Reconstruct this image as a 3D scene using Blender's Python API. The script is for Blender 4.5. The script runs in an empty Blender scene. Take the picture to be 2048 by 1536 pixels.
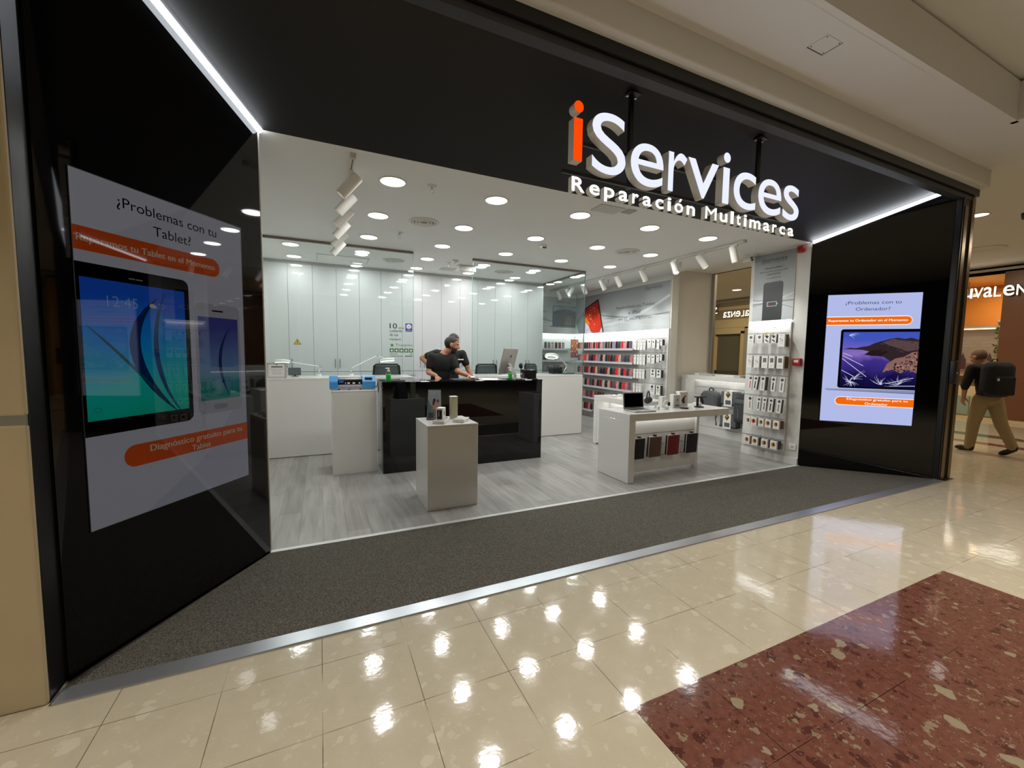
import bpy, bmesh, math, random
from mathutils import Vector, Matrix, Quaternion
random.seed(7)
S = bpy.context.scene
COL = S.collection
V = Vector

# ------------------------------------------------------------------ camera, world, exposure
cam = bpy.data.objects.new('camera', bpy.data.cameras.new('camera'))
COL.objects.link(cam)
cam.data.sensor_fit = 'HORIZONTAL'
cam.data.sensor_width = 36.0
cam.data.lens = 828.804 / 2048 * 36.0
cam.data.clip_start = 0.05
yaw, pitch, roll = 0.434143, -0.0754709, 0.0135778
fw = V((math.sin(yaw) * math.cos(pitch), math.cos(yaw) * math.cos(pitch), math.sin(pitch)))
rt = V((math.cos(yaw), -math.sin(yaw), 0)); up = rt.cross(fw)
r2 = math.cos(roll) * rt + math.sin(roll) * up
u2 = -math.sin(roll) * rt + math.cos(roll) * up
cam.matrix_world = Matrix((( r2.x, u2.x, -fw.x, 0), (r2.y, u2.y, -fw.y, 0), (r2.z, u2.z, -fw.z, 1.5), (0, 0, 0, 1)))
S.camera = cam
world = bpy.data.worlds.new('world'); S.world = world
world.use_nodes = True
world.node_tree.nodes['Background'].inputs[0].default_value = (0.9, 0.8, 0.65, 1)
world.node_tree.nodes['Background'].inputs[1].default_value = 0.02
S.view_settings.view_transform = 'Standard'
S.view_settings.look = 'None'
S.view_settings.gamma = 1.0
S.view_settings.use_curve_mapping = False
S.view_settings.exposure = 0.0
S.cycles.use_denoising = True
S.cycles.max_bounces = 8
S.cycles.transparent_max_bounces = 12
S.cycles.caustics_reflective = False
S.cycles.caustics_refractive = False
S.cycles.sample_clamp_indirect = 6.0

def area(name, loc, rot, power, color, size, size_y=None, shape='DISK', spread=180):
    l = bpy.data.lights.new(name, 'AREA')
    l.energy = power; l.color = color; l.size = size; l.spread = math.radians(spread)
    l.shape = shape
    if size_y: l.shape = 'RECTANGLE'; l.size_y = size_y
    o = bpy.data.objects.new(name, l); COL.objects.link(o)
    o.location = loc; o.rotation_euler = rot
    return o
WARM = (1.0, 0.92, 0.80)
NEUT = (0.985, 0.99, 0.975)
# assumed mall lamps out of view on the high ceiling (behind and beside the viewer) and over the side corridor
P_MALL = 41.0
for i, (x, y) in enumerate([(-2.2, 0.2), (1.2, -0.6), (4.6, 0.2), (-2.0, -3.2), (1.6, -3.6), (5.2, -3.2)]):
    area('unseen_mall_lamp', (x, y, 4.06), (0, 0, 0), P_MALL, WARM, 0.22, spread=98)  # assumed lamps out of view, beams narrowed to keep the fascia dark
for i, (x, y) in enumerate([(9.2, 3.4), (11.6, 1.2), (9.6, 6.4), (12.6, 7.2), (9.6, 9.8), (12.8, 10.6), (9.4, -1.5), (12.4, 4.3)]):
    area('corridor_lamp', (x, y, 3.70), (0, 0, 0), 34.0, (1.0, 0.84, 0.62), 0.2)

# ------------------------------------------------------------------ materials
def lin(c):
    return tuple((v / 255 / 12.92 if v / 255 <= 0.04045 else ((v / 255 + 0.055) / 1.055) ** 2.4) for v in c)
MATS = {}
def mat(name, rgb, rough=0.5, metal=0.0, spec=0.5, coat=0.0, emit=None, es=0.0, alpha=1.0, trans=0.0, noise=0.0, nscale=20):
    if name in MATS: return MATS[name]
    m = bpy.data.materials.new(name); m.use_nodes = True
    n = m.node_tree.nodes; b = n['Principled BSDF']
    c = lin(rgb)
    b.inputs['Base Color'].default_value = (*c, 1)
    b.inputs['Roughness'].default_value = rough
    b.inputs['Metallic'].default_value = metal
    b.inputs['Specular IOR Level'].default_value = spec
    b.inputs['Coat Weight'].default_value = coat
    b.inputs['Coat Roughness'].default_value = 0.03
    b.inputs['Alpha'].default_value = alpha
    b.inputs['Transmission Weight'].default_value = trans
    if emit:
        b.inputs['Emission Color'].default_value = (*lin(emit), 1)
        b.inputs['Emission Strength'].default_value = es
    if noise:
        tc = n.new('ShaderNodeTexCoord'); nz = n.new('ShaderNodeTexNoise'); mx = n.new('ShaderNodeMix')
        mx.data_type = 'RGBA'
        nz.inputs['Scale'].default_value = nscale; nz.inputs['Detail'].default_value = 4
        L = m.node_tree.links
        L.new(tc.outputs['Object'], nz.inputs['Vector'])
        L.new(nz.outputs['Fac'], mx.inputs['Factor'])
        mx.inputs['A'].default_value = (*[v * (1 - noise) for v in c], 1)
        mx.inputs['B'].default_value = (*[min(1, v * (1 + noise)) for v in c], 1)
        L.new(mx.outputs['Result'], b.inputs['Base Color'])
    MATS[name] = m
    return m
def glow(name, rgb, s):
    if name in MATS: return MATS[name]
    m = bpy.data.materials.new(name); m.use_nodes = True
    n = m.node_tree.nodes; n.clear()
    e = n.new('ShaderNodeEmission'); o = n.new('ShaderNodeOutputMaterial')
    e.inputs[0].default_value = (*lin(rgb), 1); e.inputs[1].default_value = s
    m.node_tree.links.new(e.outputs[0], o.inputs[0])
    MATS[name] = m
    return m

WHITE = mat('white_lacquer', (226, 225, 221), 0.35, coat=0.6)
WGLOSS = mat('white_gloss_door', (206, 208, 209), 0.6, coat=1.0, spec=0.0)
WMATT = mat('white_paint', (222, 220, 214), 0.7, noise=0.02, nscale=3)
WALLW = mat('wall_paint', (218, 216, 210), 0.75, noise=0.02, nscale=2)
CEILW = mat('ceiling_paint', (228, 228, 226), 0.85, noise=0.015, nscale=2)
BEIGE = mat('beige_paint', (232, 230, 222), 0.8, noise=0.02, nscale=2)
MALLC = mat('mall_ceiling_paint', (206, 204, 200), 0.85, noise=0.03, nscale=1.5)
GREYW = mat('grey_board', (190, 190, 188), 0.5)
BLACKG = mat('black_gloss', (7, 7, 8), 0.03, coat=0.0, spec=0.5)
BLACKS = mat('black_soffit', (13, 13, 13), 0.55, noise=0.15, nscale=2)
BLACK = mat('black_plastic', (16, 16, 17), 0.4)
BLACKM = mat('black_metal', (22, 22, 23), 0.35, metal=0.3)
DARK = mat('dark_grey', (46, 47, 49), 0.6)
BRONZE = mat('bronze_metal', (126, 108, 84), 0.28, metal=0.85, noise=0.1, nscale=6)
ALU = mat('aluminium', (196, 196, 194), 0.3, metal=0.9)
STEEL = mat('brushed_strip', (188, 192, 198), 0.28, metal=0.75, noise=0.06, nscale=10)
SIDE = mat('letter_side', (228, 225, 218), 0.5)
CHAN = mat('brown_channel', (134, 118, 108), 0.4, metal=0.4)
GROOVE = mat('groove_grey', (118, 118, 120), 0.6)
SKIN = mat('skin', (176, 122, 92), 0.55, noise=0.06, nscale=30)
SKIN2 = mat('skin_tan', (160, 112, 82), 0.55, noise=0.06, nscale=30)
HAIR = mat('dark_hair', (30, 25, 22), 0.6, noise=0.3, nscale=120)
HAIRB = mat('brown_hair', (104, 80, 58), 0.7, noise=0.3, nscale=120)
CLOTHK = mat('black_cloth', (15, 15, 17), 0.85, noise=0.2, nscale=40)
KHAKI = mat('khaki_cloth', (150, 128, 92), 0.85, noise=0.15, nscale=40)
NAVY = mat('navy_cloth', (22, 24, 32), 0.85, noise=0.2, nscale=40)
ORANGE = glow('orange_face', (255, 66, 6), 1.3)
LFACE = glow('letter_face', (226, 230, 255), 1.12)
SFACE = glow('small_letter_face', (255, 255, 255), 1.9)
LED = glow('led', (240, 246, 255), 9.0)
LEDW = glow('led_shelf', (250, 250, 255), 2.6)
LEDS = glow('led_soft', (255, 250, 240), 3.0)
LAMPF = glow('downlight_face', (255, 250, 240), 6.0)
EQUI = glow('sign_white', (255, 248, 225), 2.2)
RED = mat('red_plastic', (176, 22, 26), 0.4)
GREENL = mat('green_liquid', (20, 190, 50), 0.15)
CARD = mat('white_card', (236, 235, 230), 0.6)
PKDARK = mat('pack_dark', (60, 56, 54), 0.5)
PKBROWN = mat('pack_brown', (104, 72, 56), 0.6)
GREYT = mat('grey_fabric', (92, 94, 96), 0.9, noise=0.15, nscale=60)
GREYD = mat('charcoal_fabric', (64, 65, 68), 0.9, noise=0.15, nscale=60)
BLUEP = mat('blue_plastic', (70, 150, 215), 0.35)
BLUED = mat('blue_plastic_dark', (40, 105, 175), 0.4)
INK = mat('dark_ink', (40, 42, 52), 0.6)
INKG = mat('grey_ink', (84, 86, 90), 0.6)

def glassy(name, tint, refl=1.0, ior=1.5):
    m = bpy.data.materials.new(name); m.use_nodes = True
    n = m.node_tree.nodes; n.clear(); L = m.node_tree.links
    t = n.new('ShaderNodeBsdfTransparent'); g = n.new('ShaderNodeBsdfGlossy'); f = n.new('ShaderNodeFresnel')
    mx = n.new('ShaderNodeMixShader'); o = n.new('ShaderNodeOutputMaterial'); mu = n.new('ShaderNodeMath')
    t.inputs[0].default_value = (*tint, 1); g.inputs['Roughness'].default_value = 0.0
    g.inputs['Color'].default_value = (0.95, 1, 0.98, 1)
    ge = n.new('ShaderNodeNewGeometry'); mr = n.new('ShaderNodeMapRange')
    mr.inputs['To Min'].default_value = ior; mr.inputs['To Max'].default_value = 1 / ior
    L.new(ge.outputs['Backfacing'], mr.inputs['Value']); L.new(mr.outputs[0], f.inputs['IOR']); mu.operation = 'MULTIPLY'; mu.inputs[1].default_value = refl
    L.new(f.outputs[0], mu.inputs[0]); L.new(mu.outputs[0], mx.inputs[0])
    L.new(t.outputs[0], mx.inputs[1]); L.new(g.outputs[0], mx.inputs[2]); L.new(mx.outputs[0], o.inputs[0])
    MATS[name] = m
    return m
GLASS = glassy('partition_glass', (0.875, 0.945, 0.925), 1.0)
ACRYL = glassy('clear_acrylic', (0.93, 0.95, 0.96), 1.0)
WGLASS = glassy('window_glass', (0.93, 0.91, 0.82), 1.0)

def tex_floor(name, c1, c2, c3, grout, chip_scale, dens, nsc=9, dark=None):
    """polished terrazzo tiles, 0.4 m"""
    m = bpy.data.materials.new(name); m.use_nodes = True
    n = m.node_tree.nodes; L = m.node_tree.links; b = n['Principled BSDF']
    g = n.new('ShaderNodeNewGeometry')
    def chips(scale, thr, seed):
        mp = n.new('ShaderNodeMapping'); mp.inputs['Location'].default_value = (seed, seed * 2.3, 0)
        L.new(g.outputs['Position'], mp.inputs['Vector'])
        nz = n.new('ShaderNodeTexNoise'); nz.inputs['Scale'].default_value = scale * 1.3
        L.new(mp.outputs[0], nz.inputs['Vector'])
        ad = n.new('ShaderNodeMix'); ad.data_type = 'RGBA'; ad.blend_type = 'LINEAR_LIGHT'
        ad.inputs['Factor'].default_value = 0.035
        L.new(mp.outputs[0], ad.inputs['A']); L.new(nz.outputs['Color'], ad.inputs['B'])
        vo = n.new('ShaderNodeTexVoronoi'); vo.inputs['Scale'].default_value = scale
        vo.inputs['Randomness'].default_value = 1.0
        L.new(ad.outputs['Result'], vo.inputs['Vector'])
        sp = n.new('ShaderNodeSeparateColor'); L.new(vo.outputs['Color'], sp.inputs[0])
        # chip present where the cell's random number is high and we are near its centre
        a = n.new('ShaderNodeMath'); a.operation = 'GREATER_THAN'; a.inputs[1].default_value = thr
        L.new(sp.outputs[0], a.inputs[0])
        d = n.new('ShaderNodeMath'); d.operation = 'LESS_THAN'; 
        rr = n.new('ShaderNodeMath'); rr.operation = 'MULTIPLY'; rr.inputs[1].default_value = 0.55
        L.new(sp.outputs[1], rr.inputs[0])
        L.new(vo.outputs['Distance'], d.inputs[0]); L.new(rr.outputs[0], d.inputs[1])
        mu = n.new('ShaderNodeMath'); mu.operation = 'MULTIPLY'
        L.new(a.outputs[0], mu.inputs[0]); L.new(d.outputs[0], mu.inputs[1])
        return mu
    nz = n.new('ShaderNodeTexNoise'); nz.inputs['Scale'].default_value = nsc; nz.inputs['Detail'].default_value = 8
    L.new(g.outputs['Position'], nz.inputs['Vector'])
    base = n.new('ShaderNodeMix'); base.data_type = 'RGBA'
    base.inputs['A'].default_value = (*lin(c1), 1); base.inputs['B'].default_value = (*lin(c2), 1)
    L.new(nz.outputs['Fac'], base.inputs['Factor'])
    cur = base.outputs['Result']
    if dark:
        for sc, th, seed, k in ((chip_scale * 1.7, .55, 5.3, .75), (chip_scale * 4, .6, 9.1, .6)):
            ch = chips(sc, th, seed)
            f = n.new('ShaderNodeMath'); f.operation = 'MULTIPLY'; f.inputs[1].default_value = k
            L.new(ch.outputs[0], f.inputs[0])
            mx = n.new('ShaderNodeMix'); mx.data_type = 'RGBA'; mx.inputs['B'].default_value = (*lin(dark), 1)
            L.new(f.outputs[0], mx.inputs['Factor']); L.new(cur, mx.inputs['A']); cur = mx.outputs['Result']
    for sc, th, seed, k in ((chip_scale, dens, 3.1, .85), (chip_scale * 2.2, dens, 7.7, 0.6), (chip_scale * 5, dens, 1.3, 0.5)):
        ch = chips(sc, th, seed)
        f = n.new('ShaderNodeMath'); f.operation = 'MULTIPLY'; f.inputs[1].default_value = k
        L.new(ch.outputs[0], f.inputs[0])
        mx = n.new('ShaderNodeMix'); mx.data_type = 'RGBA'
        mx.inputs['B'].default_value = (*lin(c3), 1)
        L.new(f.outputs[0], mx.inputs['Factor']); L.new(cur, mx.inputs['A'])
        cur = mx.outputs['Result']
    # joints
    sx = n.new('ShaderNodeSeparateXYZ'); L.new(g.outputs['Position'], sx.inputs[0])
    outs = []
    for k, off in ((0, 40.02), (1, 40.0 - 1.275 + 0.0)):
        a = n.new('ShaderNodeMath'); a.operation = 'ADD'; a.inputs[1].default_value = off
        L.new(sx.outputs[k], a.inputs[0])
        mo = n.new('ShaderNodeMath'); mo.operation = 'MODULO'; mo.inputs[1].default_value = 0.4
        L.new(a.outputs[0], mo.inputs[0])
        lt = n.new('ShaderNodeMath'); lt.operation = 'LESS_THAN'; lt.inputs[1].default_value = 0.0028
        L.new(mo.outputs[0], lt.inputs[0]); outs.append(lt)
    mxm = n.new('ShaderNodeMath'); mxm.operation = 'MAXIMUM'
    L.new(outs[0].outputs[0], mxm.inputs[0]); L.new(outs[1].outputs[0], mxm.inputs[1])
    # joints are partly filled
    nj = n.new('ShaderNodeTexNoise'); nj.inputs['Scale'].default_value = 3
    L.new(g.outputs['Position'], nj.inputs['Vector'])
    mj = n.new('ShaderNodeMath'); mj.operation = 'MULTIPLY'
    nr = n.new('ShaderNodeMapRange'); nr.inputs['From Min'].default_value = .38; nr.inputs['From Max'].default_value = .55
    L.new(nj.outputs['Fac'], nr.inputs['Value'])
    L.new(mxm.outputs[0], mj.inputs[0]); L.new(nr.outputs[0], mj.inputs[1])
    fin = n.new('ShaderNodeMix'); fin.data_type = 'RGBA'
    L.new(mj.outputs[0], fin.inputs['Factor']); L.new(cur, fin.inputs['A'])
    fin.inputs['B'].default_value = (*lin(grout), 1)
    L.new(fin.outputs['Result'], b.inputs['Base Color'])
    b.inputs['Roughness'].default_value = 0.075
    b.inputs['Specular IOR Level'].default_value = 0.5
    # slight waviness of the polish
    bn = n.new('ShaderNodeTexNoise'); bn.inputs['Scale'].default_value = 14; bn.inputs['Detail'].default_value = 3
    L.new(g.outputs['Position'], bn.inputs['Vector'])
    bp = n.new('ShaderNodeBump'); bp.inputs['Strength'].default_value = 0.03; bp.inputs['Distance'].default_value = 0.02
    L.new(bn.outputs['Fac'], bp.inputs['Height']); L.new(bp.outputs[0], b.inputs['Normal'])
    MATS[name] = m
    return m
CREAM = tex_floor('cream_terrazzo', (184, 174, 152), (198, 188, 166), (206, 198, 178), (92, 84, 70), 14.0, 0.74)
REDT = tex_floor('red_terrazzo', (84, 48, 40), (128, 84, 70), (150, 138, 114), (52, 32, 28), 11.0, 0.80, 34, (70, 38, 34))

def tex_carpet():
    m = bpy.data.materials.new('entrance_carpet'); m.use_nodes = True
    n = m.node_tree.nodes; L = m.node_tree.links; b = n['Principled BSDF']
    g = n.new('ShaderNodeNewGeometry')
    nz = n.new('ShaderNodeTexNoise'); nz.inputs['Scale'].default_value = 270; nz.inputs['Detail'].default_value = 2
    L.new(g.outputs['Position'], nz.inputs['Vector'])
    r = n.new('ShaderNodeValToRGB')
    r.color_ramp.elements[0].position = 0.36; r.color_ramp.elements[0].color = (*lin((46, 45, 42)), 1)
    r.color_ramp.elements[1].position = 0.66; r.color_ramp.elements[1].color = (*lin((126, 122, 112)), 1)
    L.new(nz.outputs['Fac'], r.inputs[0]); L.new(r.outputs[0], b.inputs['Base Color'])
    b.inputs['Roughness'].default_value = 0.95; b.inputs['Specular IOR Level'].default_value = 0.1
    bp = n.new('ShaderNodeBump'); bp.inputs['Strength'].default_value = 0.6; bp.inputs['Distance'].default_value = 0.006
    L.new(nz.outputs['Fac'], bp.inputs['Height']); L.new(bp.outputs[0], b.inputs['Normal'])
    return m
CARPET = tex_carpet()

def tex_planks():
    m = bpy.data.materials.new('grey_oak_planks'); m.use_nodes = True
    n = m.node_tree.nodes; L = m.node_tree.links; b = n['Principled BSDF']
    g = n.new('ShaderNodeNewGeometry')
    mp = n.new('ShaderNodeMapping'); mp.inputs['Rotation'].default_value = (0, 0, math.pi / 2)
    L.new(g.outputs['Position'], mp.inputs['Vector'])
    br = n.new('ShaderNodeTexBrick')
    br.inputs['Color1'].default_value = (*lin((152, 151, 148)), 1); br.inputs['Color2'].default_value = (*lin((172, 171, 168)), 1)
    br.inputs['Mortar'].default_value = (*lin((124, 122, 118)), 1)
    br.inputs['Scale'].default_value = 1.0; br.inputs['Mortar Size'].default_value = 0.0015
    br.inputs['Brick Width'].default_value = 1.2; br.inputs['Row Height'].default_value = 0.18
    L.new(mp.outputs[0], br.inputs['Vector'])
    m2 = n.new('ShaderNodeMapping'); m2.inputs['Scale'].default_value = (11, 1.1, 1)
    L.new(g.outputs['Position'], m2.inputs['Vector'])
    nz = n.new('ShaderNodeTexNoise'); nz.inputs['Scale'].default_value = 1.6; nz.inputs['Detail'].default_value = 7; nz.inputs['Distortion'].default_value = 0.6
    L.new(m2.outputs[0], nz.inputs['Vector'])
    r = n.new('ShaderNodeValToRGB')
    r.color_ramp.elements[0].position = 0.3; r.color_ramp.elements[0].color = (0.76, 0.755, 0.75, 1)
    r.color_ramp.elements[1].position = 0.7; r.color_ramp.elements[1].color = (1.12, 1.12, 1.12, 1)
    L.new(nz.outputs['Fac'], r.inputs[0])
    mx = n.new('ShaderNodeMix'); mx.data_type = 'RGBA'; mx.blend_type = 'MULTIPLY'; mx.inputs['Factor'].default_value = 1
    L.new(br.outputs['Color'], mx.inputs['A']); L.new(r.outputs[0], mx.inputs['B'])
    L.new(mx.outputs['Result'], b.inputs['Base Color'])
    b.inputs['Roughness'].default_value = 0.30
    return m
PLANKS = tex_planks()
STONE = mat('beige_stone', (184, 168, 138), 0.6, noise=0.12, nscale=4)

# ------------------------------------------------------------------ mesh helpers
def txt_raw(s, bold):
    key = (s, bold)
    if key in TXT: return TXT[key]
    c = bpy.data.curves.new('lettering', 'FONT'); c.body = s; c.size = 1.0; c.resolution_u = 8
    c.offset = bold
    o = bpy.data.objects.new('lettering', c); COL.objects.link(o)
    dg = bpy.context.evaluated_depsgraph_get()
    me = bpy.data.meshes.new_from_object(o.evaluated_get(dg))
    vs = [v.co.copy() for v in me.vertices]; fs = [tuple(p.vertices) for p in me.polygons]
    bpy.data.objects.remove(o); bpy.data.curves.remove(c); bpy.data.meshes.remove(me)
    x0 = min(v.x for v in vs); x1 = max(v.x for v in vs); y0 = min(v.y for v in vs); y1 = max(v.y for v in vs)
    TXT[key] = (vs, fs, x0, x1, y0, y1)
    return TXT[key]
TXT = {}

class MB:
    """collects faces with materials and links them as ONE mesh object"""
    def __init__(s):
        s.v = []; s.f = []; s.m = []; s.mats = []; s.sm = []
    def mi(s, m):
        if m not in s.mats: s.mats.append(m)
        return s.mats.index(m)
    def add(s, vs, fs, m, smooth=False):
        b = len(s.v); s.v += [V(v) for v in vs]; k = s.mi(m)
        for f in fs:
            s.f.append([b + i for i in f]); s.m.append(k); s.sm.append(smooth)
        return s
    def box(s, x0, y0, z0, x1, y1, z1, m, M=None):
        x0, x1 = min(x0, x1), max(x0, x1); y0, y1 = min(y0, y1), max(y0, y1); z0, z1 = min(z0, z1), max(z0, z1)
        vs = [V((x, y, z)) for z in (z0, z1) for x, y in ((x0, y0), (x1, y0), (x1, y1), (x0, y1))]
        if M: vs = [M @ v for v in vs]
        return s.add(vs, [(3, 2, 1, 0), (4, 5, 6, 7), (0, 1, 5, 4), (1, 2, 6, 5), (2, 3, 7, 6), (3, 0, 4, 7)], m)
    def rbox(s, x0, y0, z0, x1, y1, z1, r, m, seg=3, M=None, smooth=True):
        bm = bmesh.new(); bmesh.ops.create_cube(bm, size=1)
        for v in bm.verts:
            v.co = V(((x0 + x1) / 2 + v.co.x * abs(x1 - x0), (y0 + y1) / 2 + v.co.y * abs(y1 - y0), (z0 + z1) / 2 + v.co.z * abs(z1 - z0)))
        r = min(r, abs(x1 - x0) * .49, abs(y1 - y0) * .49, abs(z1 - z0) * .49)
        bmesh.ops.bevel(bm, geom=bm.edges[:], offset=r, segments=seg, affect='EDGES', profile=0.5)
        s.bm(bm, m, M, smooth); return s
    def bm(s, bm, m, M=None, smooth=False):
        bm.verts.index_update()
        vs = [(M @ v.co if M else v.co.copy()) for v in bm.verts]
        s.add(vs, [[v.index for v in f.verts] for f in bm.faces], m, smooth); bm.free(); return s
    def prism(s, poly, O, u, v, n, d, m, side=None, smooth=False):
        """polygon (2D) in the plane O+u*x+v*y, extruded from n*0 back to -n*d"""
        O, u, v, n = V(O), V(u), V(v), V(n); k = len(poly)
        a = [O + u * x + v * y for x, y in poly]; b = [p - n * d for p in a]
        s.add(a, [tuple(range(k))], m)
        s.add(a + b, [(i, i + k, (i + 1) % k + k, (i + 1) % k) for i in range(k)], side or m, smooth)
        s.add(b, [tuple(range(k))[::-1]], side or m); return s
    def cyl(s, p0, p1, r0, m, r1=None, seg=20, caps=True, smooth=True):
        p0, p1 = V(p0), V(p1); r1 = r0 if r1 is None else r1
        d = (p1 - p0).normalized(); a = d.orthogonal().normalized(); b = d.cross(a)
        vs = []
        for p, r in ((p0, r0), (p1, r1)):
            vs += [p + (a * math.cos(t) + b * math.sin(t)) * r for t in [2 * math.pi * i / seg for i in range(seg)]]
        s.add(vs, [(i, (i + 1) % seg, (i + 1) % seg + seg, i + seg) for i in range(seg)], m, smooth)
        if caps:
            s.add(vs[:seg], [tuple(range(seg))[::-1]], m); s.add(vs[seg:], [tuple(range(seg))], m)
        return s
    def lathe(s, c, prof, m, seg=24, ax=(0, 0, 1)):
        c = V(c); d = V(ax).normalized(); a = d.orthogonal().normalized(); b = d.cross(a); vs = []
        for r, h in prof:
            vs += [c + d * h + (a * math.cos(2 * math.pi * i / seg) + b * math.sin(2 * math.pi * i / seg)) * r for i in range(seg)]
        fs = []
        for j in range(len(prof) - 1):
            fs += [(j * seg + i, j * seg + (i + 1) % seg, (j + 1) * seg + (i + 1) % seg, (j + 1) * seg + i) for i in range(seg)]
        return s.add(vs, fs, m, True)
    def ell(s, c, r, m, M=None, su=16, sv=10):
        bm = bmesh.new(); bmesh.ops.create_uvsphere(bm, u_segments=su, v_segments=sv, radius=1)
        T = Matrix.Translation(V(c)) @ (M or Matrix()) @ Matrix.Diagonal((*r, 1))
        return s.bm(bm, m, T, True)
    def tube(s, pts, r, m, seg=8):
        pts = [V(p) for p in pts]; vs = []; n = len(pts); a = None
        for i, p in enumerate(pts):
            d = (pts[min(i + 1, n - 1)] - pts[max(i - 1, 0)]).normalized()
            a = d.orthogonal().normalized() if a is None else (a - d * a.dot(d)).normalized()
            b = d.cross(a); rr = r[i] if isinstance(r, (list, tuple)) else r
            vs += [p + (a * math.cos(2 * math.pi * k / seg) + b * math.sin(2 * math.pi * k / seg)) * rr for k in range(seg)]
        fs = [(j * seg + k, j * seg + (k + 1) % seg, (j + 1) * seg + (k + 1) % seg, (j + 1) * seg + k) for j in range(n - 1) for k in range(seg)]
        s.add(vs, fs, m, True); s.add(vs[:seg], [tuple(range(seg))[::-1]], m); s.add(vs[-seg:], [tuple(range(seg))], m); return s
    def build(s, name, parent=None, bevel=0.0):
        me = bpy.data.meshes.new(name)
        me.from_pydata([tuple(v) for v in s.v], [], s.f)
        for m in s.mats: me.materials.append(m)
        me.polygons.foreach_set('material_index', s.m); me.polygons.foreach_set('use_smooth', s.sm)
        me.update()
        o = bpy.data.objects.new(name, me); COL.objects.link(o)
        if parent is not None:
            o.parent = parent
            if parent.parent is None: o.matrix_parent_inverse = Matrix.Translation(-parent.location)
        if bevel:
            b = o.modifiers.new('bevel', 'BEVEL'); b.width = bevel; b.segments = 2; b.limit_method = 'ANGLE'
        return o

class Plane2D:
    """flat artwork on a surface: layered polygons and lettering gathered in one mesh"""
    def __init__(s, O, u, v, n, step=0.0006):
        s.O, s.u, s.v, s.n = V(O), V(u).normalized(), V(v).normalized(), V(n).normalized(); s.mb = MB(); s.step = step
    def P(s, x, y, l): return s.O + s.u * x + s.v * y + s.n * (l * s.step)
    def poly(s, pts, m, l=1):
        s.mb.add([s.P(x, y, l) for x, y in pts], [tuple(range(len(pts)))], m); return s
    def rect(s, x, y, w, h, m, l=1): return s.poly([(x, y), (x + w, y), (x + w, y + h), (x, y + h)], m, l)
    def rrect(s, x, y, w, h, r, m, l=1, corners='abcd'):
        pts = []
        for k, (cx, cy, a0) in zip('abcd', ((x + r, y + r, 180), (x + w - r, y + r, 270), (x + w - r, y + h - r, 0), (x + r, y + h - r, 90))):
            if k in corners:
                pts += [(cx + r * math.cos(math.radians(a0 + t)), cy + r * math.sin(math.radians(a0 + t))) for t in range(0, 91, 15)]
            else:
                pts.append({'a': (x, y), 'b': (x + w, y), 'c': (x + w, y + h), 'd': (x, y + h)}[k])
        return s.poly(pts, m, l)
    def ell(s, cx, cy, rx, ry, m, l=1, k=24):
        return s.poly([(cx + rx * math.cos(2 * math.pi * i / k), cy + ry * math.sin(2 * math.pi * i / k)) for i in range(k)], m, l)
    def line(s, x0, y0, x1, y1, w, m, l=1):
        dx, dy = x1 - x0, y1 - y0; d = math.hypot(dx, dy); nx, ny = -dy / d * w / 2, dx / d * w / 2
        return s.poly([(x0 + nx, y0 + ny), (x0 - nx, y0 - ny), (x1 - nx, y1 - ny), (x1 + nx, y1 + ny)], m, l)
    def path(s, pts, w, m, l=1):
        n = len(pts); L = []; R = []
        for i, (x, y) in enumerate(pts):
            x0, y0 = pts[max(i - 1, 0)]; x1, y1 = pts[min(i + 1, n - 1)]
            d = math.hypot(x1 - x0, y1 - y0) or 1
            ww = (w[i] if isinstance(w, (list, tuple)) else w) / 2
            nx, ny = -(y1 - y0) / d * ww, (x1 - x0) / d * ww
            L.append(s.P(x + nx, y + ny, l)); R.append(s.P(x - nx, y - ny, l))
        s.mb.add(L + R, [(i, n + i, n + i + 1, i + 1) for i in range(n - 1)], m); return s
    def text(s, t, x0, y0, w, h, m, l=2, bold=0.0, flip=False):
        """fit the lettering's own box to x0..x0+w, y0..y0+h"""
        if bold > .004:                  # heavier lettering: the same glyphs twice, a hair apart
            s.text(t, x0 + h * .035, y0, w - h * .035, h, m, l + .5); w -= h * .035; bold = 0.0
        vs, fs, a, b, c, d = txt_raw(t, bold)
        kx, ky = w / (b - a), h / (d - c)
        if flip:
            s.mb.add([s.P(x0 + w - (v.x - a) * kx, y0 + (v.y - c) * ky, l) for v in vs], [f[::-1] for f in fs], m)
        else:
            s.mb.add([s.P(x0 + (v.x - a) * kx, y0 + (v.y - c) * ky, l) for v in vs], fs, m)
        return s
    def build(s, name, parent=None): return s.mb.build(name, parent)
UX, UY, UZ = V((1, 0, 0)), V((0, 1, 0)), V((0, 0, 1))

def tag(o, label, cat, group=None):
    o['label'] = label; o['category'] = cat
    if group: o['group'] = group
    return o
def thing(name, label, cat, loc=(0, 0, 0), group=None):
    o = bpy.data.objects.new(name, None); COL.objects.link(o); o.location = loc; o.empty_display_size = 0.05
    return tag(o, label, cat, group)
def struct(name, mb, bevel=0.0):
    o = mb.build(name, None, bevel); o['kind'] = 'structure'; return o
def dup(root, loc, label=None, group=None, rz=None):
    r = root.copy(); COL.objects.link(r); r.location = loc
    if rz is not None: r.rotation_euler = (0, 0, rz)
    if label: r['label'] = label
    if group: r['group'] = group
    for ch in list(root.children):
        c = ch.copy(); COL.objects.link(c); c.parent = r; c.matrix_parent_inverse = ch.matrix_parent_inverse.copy()
        for g in list(ch.children):
            d = g.copy(); COL.objects.link(d); d.parent = c; d.matrix_parent_inverse = g.matrix_parent_inverse.copy()
    return r
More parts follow.
